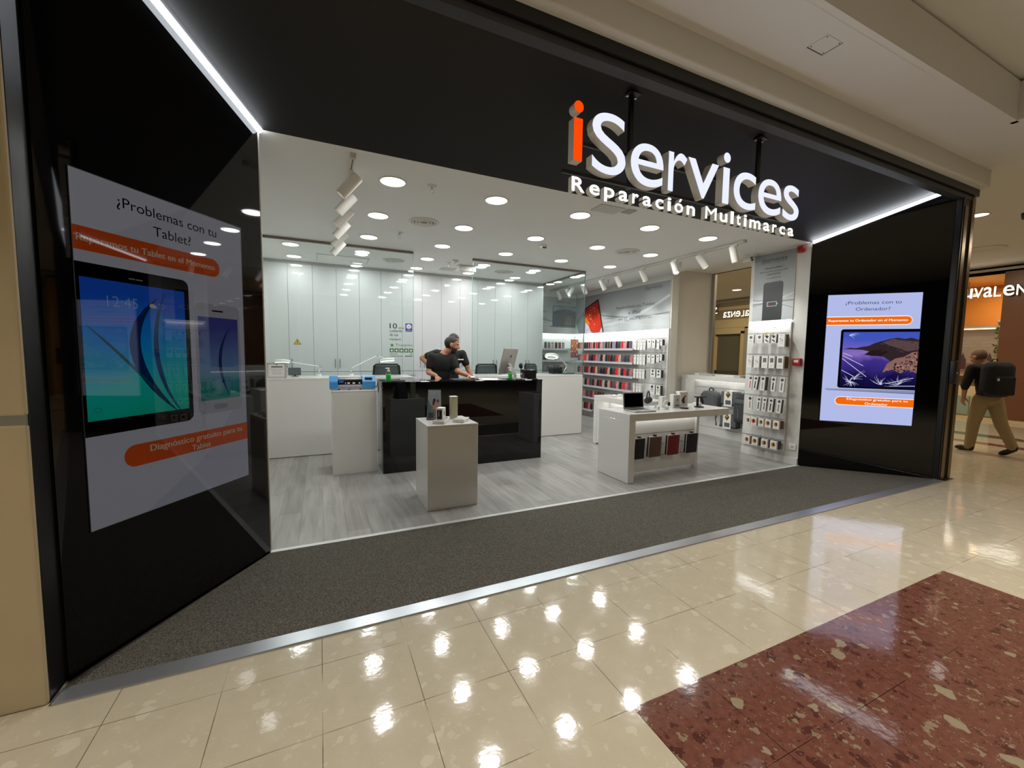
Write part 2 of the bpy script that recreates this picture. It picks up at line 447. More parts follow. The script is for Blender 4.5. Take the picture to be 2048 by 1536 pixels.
ORD = ['', 'first', 'second', 'third', 'fourth', 'fifth', 'sixth', 'seventh', 'eighth', 'ninth', 'tenth', 'eleventh', 'twelfth', 'thirteenth',
       'fourteenth', 'fifteenth', 'sixteenth', 'seventeenth', 'eighteenth', 'nineteenth', 'twentieth', 'twenty-first', 'twenty-second', 'twenty-third', 'twenty-fourth', 'twenty-fifth', 'twenty-sixth']


# ------------------------------------------------------------------ the setting
CZ = 3.005                       # shop ceiling
A1, B1 = V((-0.36, 3.435, 0)), V((-1.050, 2.42, 0))      # left entrance panel, shop end and mall end
A2, B2 = V((5.935, 3.42, 0)), V((6.886, 2.394, 0))       # right entrance panel
SLOPE = 0.505
def soffit_z(y): return CZ + (3.43 - y) * SLOPE

struct('floor_mall', MB().box(-9, -9, -0.1, 16, 2.28, 0, CREAM).box(7.19, 2.28, -0.1, 16, 15, 0, CREAM).box(-9, 2.28, -.1, -1.06, 3.5, 0, CREAM))
struct('floor_inlay', MB().box(1.18, -1.125, -0.05, 3.98, 1.275, 0.0006, REDT))
struct('floor_stripe_red', MB().box(10.55, 1.8, -0.05, 10.85, 9, 0.0006, REDT))
struct('floor_stripe_dark', MB().add([(11.6, 2.6, .0006), (12.0, 3.0, .0006), (12.0, 4.4, .0006), (11.6, 4.4, .0006)], [(0, 1, 2, 3)], mat('green_terrazzo', (84, 84, 70), 0.1)))
struct('floor_shop', MB().box(-0.95, 3.435, -0.1, 7.2, 9.1, 0, PLANKS))
mb = MB(); mb.prism([(-1.052, 2.37), (6.9, 2.37), (5.94, 3.415), (-0.36, 3.415)], (0, 0, 0.006), UX, UY, UZ, 0.08, CARPET)
struct('floor_entrance_carpet', mb)
struct('trim_1', MB().box(-1.05, 2.275, -0.02, 6.9, 2.372, 0.009, STEEL), 0.003)
struct('trim_2', MB().box(-0.36, 3.405, -0.02, 5.94, 3.450, 0.012, mat('trim_pale', (226, 228, 228), .3, metal=.35)), 0.003)
# shop shell
struct('ceiling_shop', MB().box(-0.95, 3.43, CZ, 5.98, 9.15, CZ + 0.20, CEILW).box(5.98, 4.2, 3.12, 7.25, 6.05, 3.2, CEILW))
struct('wall_left', MB().box(-1.05, 3.45, 0, -0.90, 9.15, CZ, WALLW))
struct('wall_back', MB().box(-0.95, 9.0, 0, 6.1, 9.15, CZ, WALLW))
struct('wall_right_posters', MB().box(5.93, 5.83, 0, 6.1, 9.0, CZ, WALLW))
struct('wall_right_recess', MB().box(6.1, 5.98, 0, 7.2, 6.1, 3.12, BEIGE).box(5.935, 5.81, 0, 6.1, 5.83, CZ, BEIGE))
struct('wall_right_front', MB().box(5.935, 3.43, 0, 6.12, 4.265, CZ, WALLW))
struct('baseboard_right', MB().box(5.918, 3.432, 0, 5.935, 4.27, 0.10, WHITE), 0.003)
mb = MB(); mb.prism([(5.83, CZ), (9.0, CZ), (9.0, 2.885), (5.83, 2.885)], (5.93, 0, 0), UY, UZ, -UX, 0.0, WALLW)
# recess window to the corridor
win = struct('window_1', MB().box(7.17, 2.45, 0, 7.23, 2.55, 3.2, BLACKM).box(7.17, 5.92, 0, 7.23, 5.98, 3.2, ALU).box(7.17, 2.45, 3.12, 7.23, 5.98, 3.2, BLACKM).box(7.17, 2.45, 0, 7.23, 5.98, 0.06, ALU))
MB().add([(7.2, 2.5, 0.06), (7.2, 5.95, 0.06), (7.2, 5.95, 3.14), (7.2, 2.5, 3.14)], [(0, 1, 2, 3)], WGLASS).build('window_pane', win)
# black entrance panels
def panel(name, A, B, zt, out, edge):
    d = (B - A).normalized(); n = V((-d.y, d.x, 0)) * out
    mb = MB()
    za, zb = soffit_z(A.y), soffit_z(B.y)
    P = [(A.x, A.y, 0), (B.x, B.y, 0), (B.x, B.y, zb), (A.x, A.y, za)]
    Q = [V(p) + n * 0.12 for p in P]
    mb.add(P + Q, [(0, 1, 2, 3), (4, 7, 6, 5), (0, 3, 7, 4), (1, 5, 6, 2), (3, 2, 6, 7)], BLACKG)
    o = struct(name, mb)
    e = MB(); e.box(-0.006, 0.0, 0, 0.0, 0.02, za - 0.01, ALU) if edge else None
    return o
panel('wall_left_entrance', A1, B1, 3, 1 if False else -1, False)
panel('wall_right_entrance', A2, B2, 3, 1, False)
# white end strip where the panel meets the shop
struct('trim_3', MB().box(-0.372, 3.438, 0, -0.352, 3.456, CZ, WHITE))
# sloping black soffit
mb = MB()
mb.add([(A1.x, 3.43, CZ), (B1.x - 0.02, 2.40, soffit_z(2.40)), (B2.x + 0.02, 2.40, soffit_z(2.40)), (A2.x, 3.43, CZ),
        (A1.x, 3.43, CZ + .1), (B1.x - 0.02, 2.40, soffit_z(2.40) + .1), (B2.x + .02, 2.40, soffit_z(2.40) + .1), (A2.x, 3.43, CZ + .1)],
       [(0, 1, 2, 3), (7, 6, 5, 4), (0, 3, 7, 4), (1, 5, 6, 2)], BLACKS)
struct('ceiling_soffit', mb)
# shutter beam across the front
struct('beam_front', MB().box(-1.2, 2.335, 3.385, 7.19, 2.42, 3.435, mat('beam_grey', (52, 53, 56), 0.5)).box(-1.2, 2.31, 3.44, 7.22, 2.42, 3.52, BLACK).box(-1.2, 2.36, 3.425, 7.19, 2.42, 3.45, BLACKS))
# jambs
struct('pillar_frame_left', MB().box(-1.24, 2.30, 0, -1.060, 2.44, 3.52, BLACKM).box(-1.062, 2.425, 0, -1.05, 2.445, 3.4, BLACK), 0.004)
mb = MB().box(6.89, 2.34, 0, 7.19, 2.44, 3.44, BLACK)
mb.box(6.935, 2.325, 0, 7.015, 2.342, 3.30, BRONZE).box(7.115, 2.325, 0, 7.19, 2.342, 3.42, BRONZE).box(6.895, 2.33, 0, 6.915, 2.342, 3.40, BLACKM)
struct('pillar_frame_right', mb, 0.002)
struct('wall_right_side', MB().box(7.0, 2.44, 0, 7.18, 2.52, 3.2, BLACK))
# stone pillar at the left edge
mb = MB().rbox(-2.6, 2.285, 0.0, -1.062, 3.3, 1.19, 0.012, STONE, smooth=False).rbox(-2.6, 2.285, 1.222, -1.062, 3.3, 3.52, 0.012, STONE, smooth=False)
mb.box(-2.6, 2.289, 1.185, -1.064, 3.3, 1.227, mat('joint_metal', (150, 150, 142), 0.4, metal=0.5))
struct('pillar_stone', mb)
struct('wall_mall_left', MB().box(-9, 3.3, 0, -1.1, 3.5, 4.3, STONE))
# mall ceilings
LOWZ, UPZ = 3.72, 4.10
mb = MB().box(-9, 1.745, LOWZ, 5.99, 2.235, LOWZ + .1, MALLC).box(5.99, -9, LOWZ, 16, 2.235, LOWZ + .1, MALLC).box(7.25, 2.235, LOWZ, 16, 15, LOWZ + .1, MALLC)
struct('ceiling_mall_low', mb)
mb = MB().rbox(-9, 2.235, 3.52, 7.25, 2.60, LOWZ + .05, 0.02, MALLC, smooth=True)
struct('ceiling_mall_bulkhead', mb)
mb = MB().box(-9, 1.70, LOWZ, 5.99, 1.746, UPZ - 0.03, MALLC).box(5.94, -9, LOWZ, 5.99, 1.746, UPZ - .03, MALLC)
mb.box(-9, 1.712, UPZ - .035, 5.99, 1.75, UPZ - .03, BLACK)
struct('ceiling_mall_fascia', mb)
struct('ceiling_mall_upper', MB().box(-9, -9, UPZ, 6.1, 1.8, UPZ + .1, MALLC))
mb = MB()
for a in ((-9, -9.2, 16, -9), ):
    mb.box(a[0], a[1], 0, a[2], a[3], 4.2, mat('far_wall', (34, 32, 31), .8))  # unseen wall coloured near black, standing for a dark mall in reflections
mb.box(-9.2, -9, 0, -9, 3.5, 4.2, mat('far_wall', (34, 32, 31), .8))
struct('wall_mall_back', mb)
# ceiling access panel in the mall
t = thing('access_panel', 'square white access hatch with dark gap in the low mall ceiling', 'access panel', (3.31, 1.915, LOWZ))
MB().box(3.225, 1.85, LOWZ - .003, 3.40, 1.985, LOWZ - .001, MALLC).build('hatch_panel', t)
MB().box(3.222, 1.980, LOWZ - .004, 3.404, 1.987, LOWZ - .002, DARK).box(3.398, 1.85, LOWZ - .004, 3.404, 1.987, LOWZ - .002, DARK).build('gap', t)
for x, y in ((3.24, 1.862), (3.385, 1.862), (3.385, 1.966), (3.24, 1.966)): MB().cyl((x, y, LOWZ - .003), (x, y, LOWZ - .006), .004, DARK, seg=8).build('screw', t)
# corridor beyond: shop fronts at X = 14.7
FX = 14.7
mb = MB().box(FX, -9, 3.56, FX + .3, 15, LOWZ + .1, mat('grey_lintel', (150, 146, 138), 0.5)).box(FX - .02, -9, 3.60, FX, 15, 3.66, GREYW)
struct('wall_corridor_lintel', mb)
BRONW = mat('bronze_facade', (206, 190, 152), 0.5)
mb = MB().box(FX, 9.0, 2.55, FX + .2, 15, 3.56, mat('facade_brown', (158, 146, 122), 0.5)).box(FX - .05, 9, 2.60, FX, 15, 2.92, BRONW).box(FX - .03, 9, 3.30, FX, 15, 3.42, mat('facade_tan', (214, 202, 172), 0.5))
mb.box(FX, 12.25, 0, FX + .2, 15, 2.6, BRONW).box(FX, 9.0, 0, FX + .2, 10.75, 2.6, mat('facade_grey', (166, 166, 160), 0.5))
mb.box(FX - .03, 10.7, 0, FX + .1, 10.85, 2.45, BRONW).box(FX - .03, 12.0, 0, FX + .1, 12.3, 2.45, BRONW).box(FX - .03, 10.7, 2.35, FX + .1, 12.3, 2.6, BRONW)
struct('wall_corridor_far', mb)
d = struct('door_1', MB().box(FX + .05, 10.85, 0.0, FX + .09, 10.93, 2.35, DARK).box(FX + .05, 11.92, 0, FX + .09, 12.0, 2.35, BRONW).box(FX + .05, 10.85, 2.27, FX + .09, 12, 2.35, DARK).box(FX + .05, 10.85, 0, FX + .09, 12, 0.9, mat('door_green', (70, 66, 52), 0.3)))
MB().box(FX + .065, 10.93, 0.9, FX + .07, 11.92, 2.27, mat('door_glass_dark', (96, 92, 76), 0.1)).build('door_pane', d)
struct('wall_corridor_end', MB().box(7, 15, 0, 16, 15.2, 4, BEIGE))
struct('wall_mall_right', MB().box(16, -9, 0, 16.2, 3.7, 4, STONE))

# ------------------------------------------------------------------ shop ceiling fittings
P_DL = 6.3
def make_downlight():
    t = thing('downlight', '', 'downlight', (0, 0, 0), 'recessed shop downlights')
    MB().lathe((0, 0, 0), [(0.118, 0.0), (0.122, -0.004), (0.116, -0.009), (0.106, -0.006), (0.104, 0.0)], WHITE, 32).build('trim_ring', t)
    MB().cyl((0, 0, -0.004), (0, 0, -0.002), 0.105, LAMPF, seg=32).build('diffuser', t)
    return t
XS = {0.62: 'A', 1.62: 'B', 2.61: 'C', 3.60: 'D', 4.58: 'E', -0.35: 'Z'}
YS = [3.92, 4.95, 5.92, 6.84, 7.68]
spots = [(x, y) for y in YS for x in (0.62, 1.62, 2.61, 3.60, 4.58)] + [(-0.35, 6.84), (-0.35, 7.68)]
ROWN = ['nearest the entrance', 'second from the entrance', 'third from the entrance', 'fourth from the entrance', 'nearest the cabinets']
COLN = {-0.35: 'over the glass workshop beside the hidden wall', 0.62: 'first lamp after the slanting spotlights', 1.62: 'second lamp after the slanting spotlights', 2.61: 'third lamp after the slanting spotlights',
        3.60: 'fourth lamp after the slanting spotlights', 4.58: 'beside the long track near the poster wall'}
proto = make_downlight()
for i, (x, y) in enumerate(spots):
    lab = 'round lit downlight, ' + ROWN[YS.index(y)].replace('nearest the', 'row nearest the').replace('from the', 'row from the') + ', ' + COLN[x]
    if i == 0: o = proto; o.location = (x, y, CZ); o['label'] = lab
    else: o = dup(proto, (x, y, CZ), lab)
    area('downlight_lamp', (x, y, CZ - 0.012), (0, 0, 0), P_DL * (.62 if y > 7 else 1.0), NEUT, 0.19)
# round air diffusers
def make_diffuser():
    t = thing('air_diffuser', '', 'air vent', (0, 0, 0), 'round ceiling air vents')
    MB().lathe((0, 0, 0), [(0.17, 0), (0.175, -.006), (0.165, -.014), (0.145, -.010), (0.14, 0)], WMATT, 36).build('outer_ring', t)
    for k, r in enumerate((0.12, 0.085, 0.05)):
        MB().lathe((0, 0, 0), [(r + .016, 0.0), (r + .012, -.016), (r, -.012), (r - .004, 0)], WMATT, 32).build('cone_ring', t)
    MB().cyl((0, 0, -.002), (0, 0, -.0005), 0.14, GROOVE, seg=32).build('throat', t)
    return t
pd = None
for x, y, lab in ((1.13, 4.94, 'round white air vent in the middle of the open ceiling'), (4.13, 4.94, 'round white air vent beside the long spotlight track'),
                  (1.145, 7.23, 'round grey air vent behind the glass of the sticker side workshop'), (3.16, 7.24, 'round grey air vent behind the corner glass')):
    if pd is None: pd = make_diffuser(); o = pd; o.location = (x, y, CZ); o['label'] = lab
    else: o = dup(pd, (x, y, CZ), lab)
# sprinklers
def make_sprinkler():
    t = thing('sprinkler', '', 'sprinkler', (0, 0, 0), 'ceiling sprinklers')
    MB().lathe((0, 0, 0), [(0.045, 0), (0.043, -.006), (0.02, -.012), (0.0, -.012)], WMATT, 20).build('escutcheon', t)
    b = MB().cyl((0, 0, -.01), (0, 0, -.035), .010, ALU, seg=10)
    b.tube([(.0, 0, -.03), (.016, 0, -.042), (.014, 0, -.06), (0, 0, -.068)], .003, ALU, 6).tube([(0, 0, -.03), (-.016, 0, -.042), (-.014, 0, -.06), (0, 0, -.068)], .003, ALU, 6)
    b.cyl((0, 0, -.068), (0, 0, -.071), .016, ALU, seg=12).build('sprinkler_head', t)
    return t
ps = None
for x, y, lab in ((0.955, 3.85, 'pendent sprinkler nearest the shop entrance, beside the largest downlight'), (0.95, 5.51, 'small pendent sprinkler behind the round air vent'),
                  (0.95 + 1.05, 6.9, 'tiny sprinkler beside the smoke detector near the cabinets'), (5.35, 6.95, 'small sprinkler by the long track near the glass corner'), (5.35, 5.1, 'small sprinkler between two spotlights of the long track')):
    if ps is None: ps = make_sprinkler(); o = ps; o.location = (x, y, CZ); o['label'] = lab
    else: o = dup(ps, (x, y, CZ), lab)
t = thing('smoke_detector', 'small white round smoke detector on the ceiling before the cabinets', 'smoke detector', (2.05, 6.72, CZ))
MB().lathe((2.05, 6.72, CZ), [(0.055, 0), (0.055, -.02), (0.045, -.04), (0.0, -.045)], WMATT, 24).build('detector_body', t)
MB().cyl((2.05, 6.72, CZ - .044), (2.05, 6.72, CZ - .048), .012, DARK, seg=12).build('sensor', t)
t = thing('smoke_detector', 'ceiling detector with a dark slot in the middle of the shop', 'smoke detector', (2.86, 5.2, CZ))
MB().lathe((2.86, 5.2, CZ), [(0.06, 0), (0.05, -.02), (0.035, -.045), (0.0, -.045)], WMATT, 24).build('detector_body', t)
MB().box(2.83, 5.15, CZ - .05, 2.89, 5.17, CZ - .035, DARK).build('sensor', t)
t = thing('emergency_light', 'white rectangular emergency light box on the ceiling before the cabinets', 'emergency light', (2.35, 7.05, CZ))
MB().rbox(2.2, 7.0, CZ - .10, 2.52, 7.10, CZ - .001, 0.01, WMATT).build('light_housing', t)
MB().box(2.23, 6.995, CZ - .085, 2.49, 7.0, CZ - .02, GREYW).build('lens', t)
t = thing('ceiling_grille', 'small grey square grille in the ceiling before the cabinets', 'air vent', (2.15, 7.5, CZ))
MB().box(2.02, 7.38, CZ - .006, 2.28, 7.62, CZ - .001, GREYW).build('grille_panel', t)
t = thing('ceiling_hatch', 'flat square ceiling hatch partly behind the lit sign letters', 'access panel', (2.75, 3.62, CZ))
MB().box(2.6, 3.52, CZ - .006, 2.9, 3.72, CZ - .001, GREYW).build('hatch_panel', t)
MB().box(2.93, 3.52, CZ - .005, 3.05, 3.64, CZ - .001, mat('hatch_grey', (160, 160, 158), 0.6)).build('side_panel', t)
t = thing('ceiling_hatch', 'white framed rectangular hatch behind the workshop glass near the sticker', 'access panel', (0.35, 7.4, CZ))
MB().box(0.0, 7.3, CZ - .004, 0.75, 7.75, CZ - .001, CEILW).build('hatch_panel', t)
MB().box(-0.02, 7.28, CZ - .006, .0, 7.77, CZ - .001, GREYW).box(.75, 7.28, CZ - .006, .77, 7.77, CZ - .001, GREYW).box(0, 7.28, CZ - .006, .75, 7.3, CZ - .001, GREYW).build('hatch_frame', t)

# track lights
def track(x, y0, y1, label):
    t = thing('lighting_track', label, 'lighting track', (x, (y0 + y1) / 2, CZ))
    MB().box(x - .018, y0, CZ - .034, x + .018, y1, CZ - .001, WMATT).build('rail', t)
    MB().box(x - .006, y0 + .01, CZ - .0345, x + .006, y1 - .01, CZ - .0335, GROOVE).build('rail_slot', t)
    MB().box(x - .02, y0 - .03, CZ - .036, x + .02, y0, CZ - .001, GREYW).build('end_feed', t)
track(0.26, 3.53, 6.35, 'short white spotlight track with six tilted heads')
track(5.05, 3.76, 8.75, 'long white spotlight track along the accessory wall')
def spot_head(x, y, d, label, grp, lit=2.0, on=False):
    """cylinder head hung under the track, aimed along d"""
    d = V(d).normalized()
    t = thing('track_spotlight', label, 'spotlight', (x, y, CZ - .034), grp)
    MB().box(x - .017, y - .05, CZ - .062, x + .017, y + .05, CZ - .0345, WMATT).build('track_adapter', t)
    piv = V((x, y, CZ - .115))
    MB().cyl((x, y, CZ - .062), piv, .008, WMATT, seg=10).box(x - .014, y - .014, CZ - .13, x + .014, y + .014, CZ - .10, WMATT).build('swivel_arm', t)
    a, b = piv - d * .085 + V((0, 0, -.02)), piv + d * .125 + V((0, 0, -.02))
    h = MB().cyl(a, b, .045, WMATT, seg=28, caps=False).cyl(a, a - d * .002, .045, GREYW, seg=28)
    h.lathe(b, [(.045, 0), (.045, .003), (.040, .003), (.036, -.02)], WMATT, 28, d).build('lamp_housing', t)
    MB().cyl(b - d * .02, b - d * .018, .036, LEDS if not on else LAMPF, seg=24).build('lens', t)
    return t, b, d
LN = ['nearest the entrance', 'second from the entrance', 'third from the entrance', 'fourth from the entrance', 'fifth from the entrance', 'farthest from the entrance']
for i, y in enumerate((3.78, 4.26, 4.70, 5.17, 5.62, 6.08)):
    spot_head(0.26, y, (-0.62, 0.08, -0.74), 'white spotlight on the short track, ' + LN[i], 'spotlights on the short track')
RH = [(3.90, (0.22, -0.1, -0.95), 'nearest the entrance, above the security camera', False), (4.42, (0.25, -0.42, -0.8), 'the one glowing towards the mall', True), (4.92, (-0.1, -0.45, -0.85), 'third from the entrance', False),
      (5.62, (0.5, 0.0, -0.85), 'fourth from the entrance', False), (6.28, (0.5, 0, -0.85), 'fifth from the entrance', False), (6.75, (0.5, 0, -0.85), 'sixth from the entrance', False), (7.38, (0.5, .1, -.85), 'just behind the glass corner', False),
      (7.85, (-0.55, -0.1, -0.8), 'turned away from the wall behind the glass', False), (8.0, (0.55, .1, -.8), 'second from the far end, behind the glass', False), (8.4, (0.5, .1, -.85), 'at the far end, behind the glass', False)]
for y, d, lb, on in RH:
    t, b, dd = spot_head(5.05, y, d, 'white spotlight on the long track, ' + lb, 'spotlights on the long track', on=on)
for y in (3.95, 5.75, 6.4, 7.1, 7.9, 8.5):
    l = bpy.data.lights.new('track_beam', 'SPOT'); l.energy = 26; l.spot_size = math.radians(75); l.spot_blend = .6; l.color = NEUT; l.shadow_soft_size = .04
    o = bpy.data.objects.new('track_beam', l); COL.objects.link(o); o.location = (5.17, y, 2.76); o.rotation_euler = V((0.55, 0, -.85)).to_track_quat('-Z', 'Y').to_euler()

# ------------------------------------------------------------------ LED lines on the black portal
def led_line(name, p0, p1, label, w=.038):
    p0, p1 = V(p0), V(p1); d = (p1 - p0).normalized()
    t = thing(name, label, 'light strip', tuple((p0 + p1) / 2))
    MB().cyl(p0, p1, w / 2, LED, seg=10).build('light_diffuser', t)
    q = V((0, 0, w / 2 + .002))
    MB().cyl(p0 + q, p1 + q, .004, ALU, seg=8).build('profile', t)
    o = area('led_line_lamp', (p0 + p1) / 2 - V((0, 0, .03)), (0, 0, 0), 2.6, (0.92, 0.96, 1), .02, (p1 - p0).length, spread=170)
    o.rotation_euler = Matrix((( -d.cross(V((0, 0, 1))).normalized()).to_tuple(), d.to_tuple(), d.cross(d.cross(V((0, 0, 1))).normalized()).to_tuple())).transposed().to_euler()
    return o
def seg(A, B, a, b, off):
    d = (B - A); n = V((-d.y, d.x, 0)).normalized() * off
    pa, pb = A + d * a + n, A + d * b + n
    return (pa.x, pa.y, soffit_z(pa.y) - .018), (pb.x, pb.y, soffit_z(pb.y) - .018)
p0, p1 = seg(A1, B1, 0.0, 0.93, .022)
led_line('led_strip', p0, p1, 'long bright LED line along the top of the tablet screen wall')
p0, p1 = seg(A2, B2, 0.0, 0.925, -.022)
led_line('led_strip', p0, p1, 'bright LED line along the top of the computer screen wall')

# ------------------------------------------------------------------ the hanging sign
SY = 2.48
sign = thing('shop_sign', 'lit iServices sign with white letters and an orange first letter, hung from the black soffit', 'sign', (2.8, SY, 2.95))
sign['label'] = 'lit shop sign with big white letters and an orange first one, hung from black soffit'
def letter(ch, x0, x1, z0, z1, face, depth=.07, bold=.03, name='letter'):
    vs, fs, a, b, c, d = txt_raw(ch, bold)
    kx, kz = (x1 - x0) / (b - a), (z1 - z0) / (d - c)
    fr = [V((x0 + (v.x - a) * kx, SY, z0 + (v.y - c) * kz)) for v in vs]
    extrude_letter(fr, fs, face, depth, name)
def extrude_letter(fr, fs, face, depth, name, parent=None, back=V((0, 1, 0))):
    parent = parent or sign
    edges = {}
    for f in fs:
        for i in range(len(f)):
            e = (f[i], f[(i + 1) % len(f)]); edges[e] = edges.get(e, 0) + 1
    bd = [e for e in edges if (e[1], e[0]) not in edges]
    k = len(fr); mb = MB()
    mb.add([v + back * .003 for v in fr] + [v + back * depth for v in fr], [(e[0], e[1], e[1] + k, e[0] + k)[::-1] for e in bd] + [tuple(i + k for i in f[::-1]) for f in fs], SIDE)
    o = mb.build(name, parent)
    MB().add([v + back * .001 for v in fr], fs, face).build(name + '_face', o)
def ring(cx, cz, r, k=24): return [(cx + r * math.cos(2 * math.pi * i / k), cz + r * math.sin(2 * math.pi * i / k)) for i in range(k)]
def flat_letter(polys, face, name, depth=.07):
    fr, fs = [], []
    for p in polys:
        b = len(fr); fr += [V((x, SY, z)) for x, z in p]; fs.append(tuple(range(b, b + len(p))))
    extrude_letter(fr, fs, face, depth, name)
flat_letter([[(1.586, 2.812), (1.655, 2.812), (1.655, 3.090), (1.586, 3.090)]], ORANGE, 'letter')
flat_letter([ring(1.622, 3.165, .037)], ORANGE, 'letter_dot')
BZ, XZ = 2.757, 3.045
for ch, a, b, z0, z1 in (('S', 1.735, 2.03, 2.768, 3.182), ('e', 2.078, 2.392, BZ - .008, XZ + .008), ('r', 2.442, 2.632, BZ, XZ + .008), ('v', 2.645, 2.985, BZ, XZ), ('c', 3.172, 3.452, BZ - .008, XZ + .008),
                         ('e', 3.485, 3.798, BZ - .008, XZ + .008), ('s', 3.826, 4.058, BZ - .012, XZ + .008)):
    letter(ch, a, b, z0, z1, LFACE, bold=.0)
flat_letter([[(3.04, BZ), (3.115, BZ), (3.115, XZ), (3.04, XZ)]], LFACE, 'letter')
flat_letter([ring(3.078, 3.125, .04)], LFACE, 'letter_dot')
x = 1.566
sm = 'Reparación Multimarca'; W_ = 4.03 - 1.566
adv = {'R': 1.15, 'e': 1, 'p': 1.02, 'a': .98, 'r': .78, 'c': .95, 'i': .58, 'ó': 1.02, 'n': 1.02, ' ': .62, 'M': 1.32, 'u': 1.02, 'l': .58, 't': .72, 'm': 1.45}
tot = sum(adv[c] for c in sm); k = W_ / tot
for ch in sm:
    w = adv[ch] * k
    if ch != ' ':
        z0, z1 = 2.608, 2.608 + {'R': .096, 'M': .096, 'l': .1, 'i': .098, 't': .088, 'ó': .104}.get(ch, .070)
        if ch == 'p': z0 -= .026
        if ch == 'ó':
            z1 = 2.678; xa = x + w * .42
            flat_letter([[(xa, 2.690), (xa + .016, 2.688), (xa + .034, 2.712), (xa + .014, 2.714)]], SFACE, 'small_letter_accent', .045)
        letter('o' if ch == 'ó' else ch, x + .012, x + w - .028 * (1 if ch not in 'il' else .9), z0, z1, SFACE, depth=.045, bold=.0 if ch == 'M' else .016, name='small_letter')
    x += w
for z in (2.762, 2.975):
    MB().box(1.545 if z < 2.9 else 1.70, SY + .072, z - .012, 4.01 if z < 2.9 else 2.1 + 1.2, SY + .092, z + .012, BLACKM).build('mounting_rail', sign)
for xx in (2.15, 3.60):
    zt = soffit_z(SY + .105)
    MB().cyl((xx, SY + .105, 2.75), (xx, SY + .105, zt), .021, BLACK, seg=16).build('hanging_rod', sign)
    f = MB().box(xx - .05, SY + .05, zt - .012, xx + .05, SY + .16, zt - .004, BLACK, None).build('flange', sign)
    for s_ in (-1, 1): MB().cyl((xx + s_ * .038, SY + .105, zt - .02), (xx + s_ * .038, SY + .105, zt - .012), .01, ALU, seg=10).build('bolt', f)
o = area('sign_glow', (2.8, SY - .02, 2.86), (math.radians(90), 0, 0), 5.0, (.93, .95, 1), 2.4, .3)
o.rotation_euler = V((0, -1, -0.15)).to_track_quat('-Z', 'Y').to_euler()

# ------------------------------------------------------------------ big portrait screens
def screen_mats(tag_, k):
    g = lambda n, c, s=1.0: glow(tag_ + n, c, s * k)
    return g
def grad_mat(name, stops, k, horiz=False):
    """picture on a screen: colour bands by object height"""
    m = bpy.data.materials.new(name); m.use_nodes = True
    n = m.node_tree.nodes; n.clear(); L = m.node_tree.links
    g = n.new('ShaderNodeNewGeometry'); sp = n.new('ShaderNodeSeparateXYZ'); r = n.new('ShaderNodeValToRGB')
    mr = n.new('ShaderNodeMapRange'); e = n.new('ShaderNodeEmission'); o = n.new('ShaderNodeOutputMaterial')
    nz = n.new('ShaderNodeTexNoise'); nz.inputs['Scale'].default_value = 4.0; nz.inputs['Detail'].default_value = 3
    ad = n.new('ShaderNodeMath'); ad.operation = 'MULTIPLY_ADD'; ad.inputs[1].default_value = 0.22
    L.new(g.outputs['Position'], sp.inputs[0]); L.new(g.outputs['Position'], nz.inputs['Vector'])
    z0, z1 = stops[0][0], stops[-1][0]
    mr.inputs['From Min'].default_value = z0; mr.inputs['From Max'].default_value = z1
    L.new(nz.outputs['Fac'], ad.inputs[0]); L.new(sp.outputs[2], ad.inputs[2])
    L.new(ad.outputs[0], mr.inputs['Value']); L.new(mr.outputs[0], r.inputs[0])
    while len(r.color_ramp.elements) < len(stops): r.color_ramp.elements.new(0.5)
    for el, (z, c) in zip(r.color_ramp.elements, stops):
        el.position = (z - z0) / (z1 - z0); el.color = (*lin(c), 1)
    L.new(r.outputs[0], e.inputs[0]); e.inputs[1].default_value = k; L.new(e.outputs[0], o.inputs[0])
    return m
def glossy_over(m, rough=.02):
    """glass front of a screen: adds the mirror reflection of the cover glass"""
    n = m.node_tree.nodes; L = m.node_tree.links
    o = [x for x in n if x.type == 'OUTPUT_MATERIAL'][0]; src = o.inputs[0].links[0].from_socket
    gl = n.new('ShaderNodeBsdfGlossy'); gl.inputs['Roughness'].default_value = rough
    f = n.new('ShaderNodeFresnel'); f.inputs[0].default_value = 1.45
    mx = n.new('ShaderNodeMixShader')
    L.new(f.outputs[0], mx.inputs[0]); L.new(src, mx.inputs[1]); L.new(gl.outputs[0], mx.inputs[2]); L.new(mx.outputs[0], o.inputs[0])
    return m
SW, SH = 0.93, 1.648
def bez(p0, p1, p2, k=14): return [((1 - t) ** 2 * p0[0] + 2 * t * (1 - t) * p1[0] + t * t * p2[0], (1 - t) ** 2 * p0[1] + 2 * t * (1 - t) * p1[1] + t * t * p2[1]) for t in [i / k for i in range(k + 1)]]
# left: tablet advert
uL = (A1 - B1).normalized(); nL = V((uL.y, -uL.x, 0)); OL = V((-0.9835, 2.517, 0.64)) + nL * .002
ts = thing('digital_screen', 'dim portrait screen advertising tablet repair on the nearer black entrance wall', 'screen', tuple(OL + uL * SW / 2))
fr = MB()
def frame_box(O, u, n, w, h, t, d, m):
    b = MB()
    for x0, z0, x1, z1 in ((-t, -t, w + t, 0), (-t, h, w + t, h + t), (-t, 0, 0, h), (w, 0, w + t, h)):
        P = [O + u * x + UZ * z + n * o_ for o_ in (-.0015, .001) for x, z in ((x0, z0), (x1, z0), (x1, z1), (x0, z1))]
        b.add(P, [(0, 1, 2, 3)[::-1], (4, 5, 6, 7), (0, 1, 5, 4), (1, 2, 6, 5), (2, 3, 7, 6), (3, 0, 4, 7)], m)
    return b
frame_box(OL, uL, nL, SW, SH, .004, .01, BLACKM).build('screen_bezel', ts)
K = 0.115  # emission lowered to imitate the dimming of a screen viewed off-axis
art = Plane2D(OL, uL, UZ, nL)
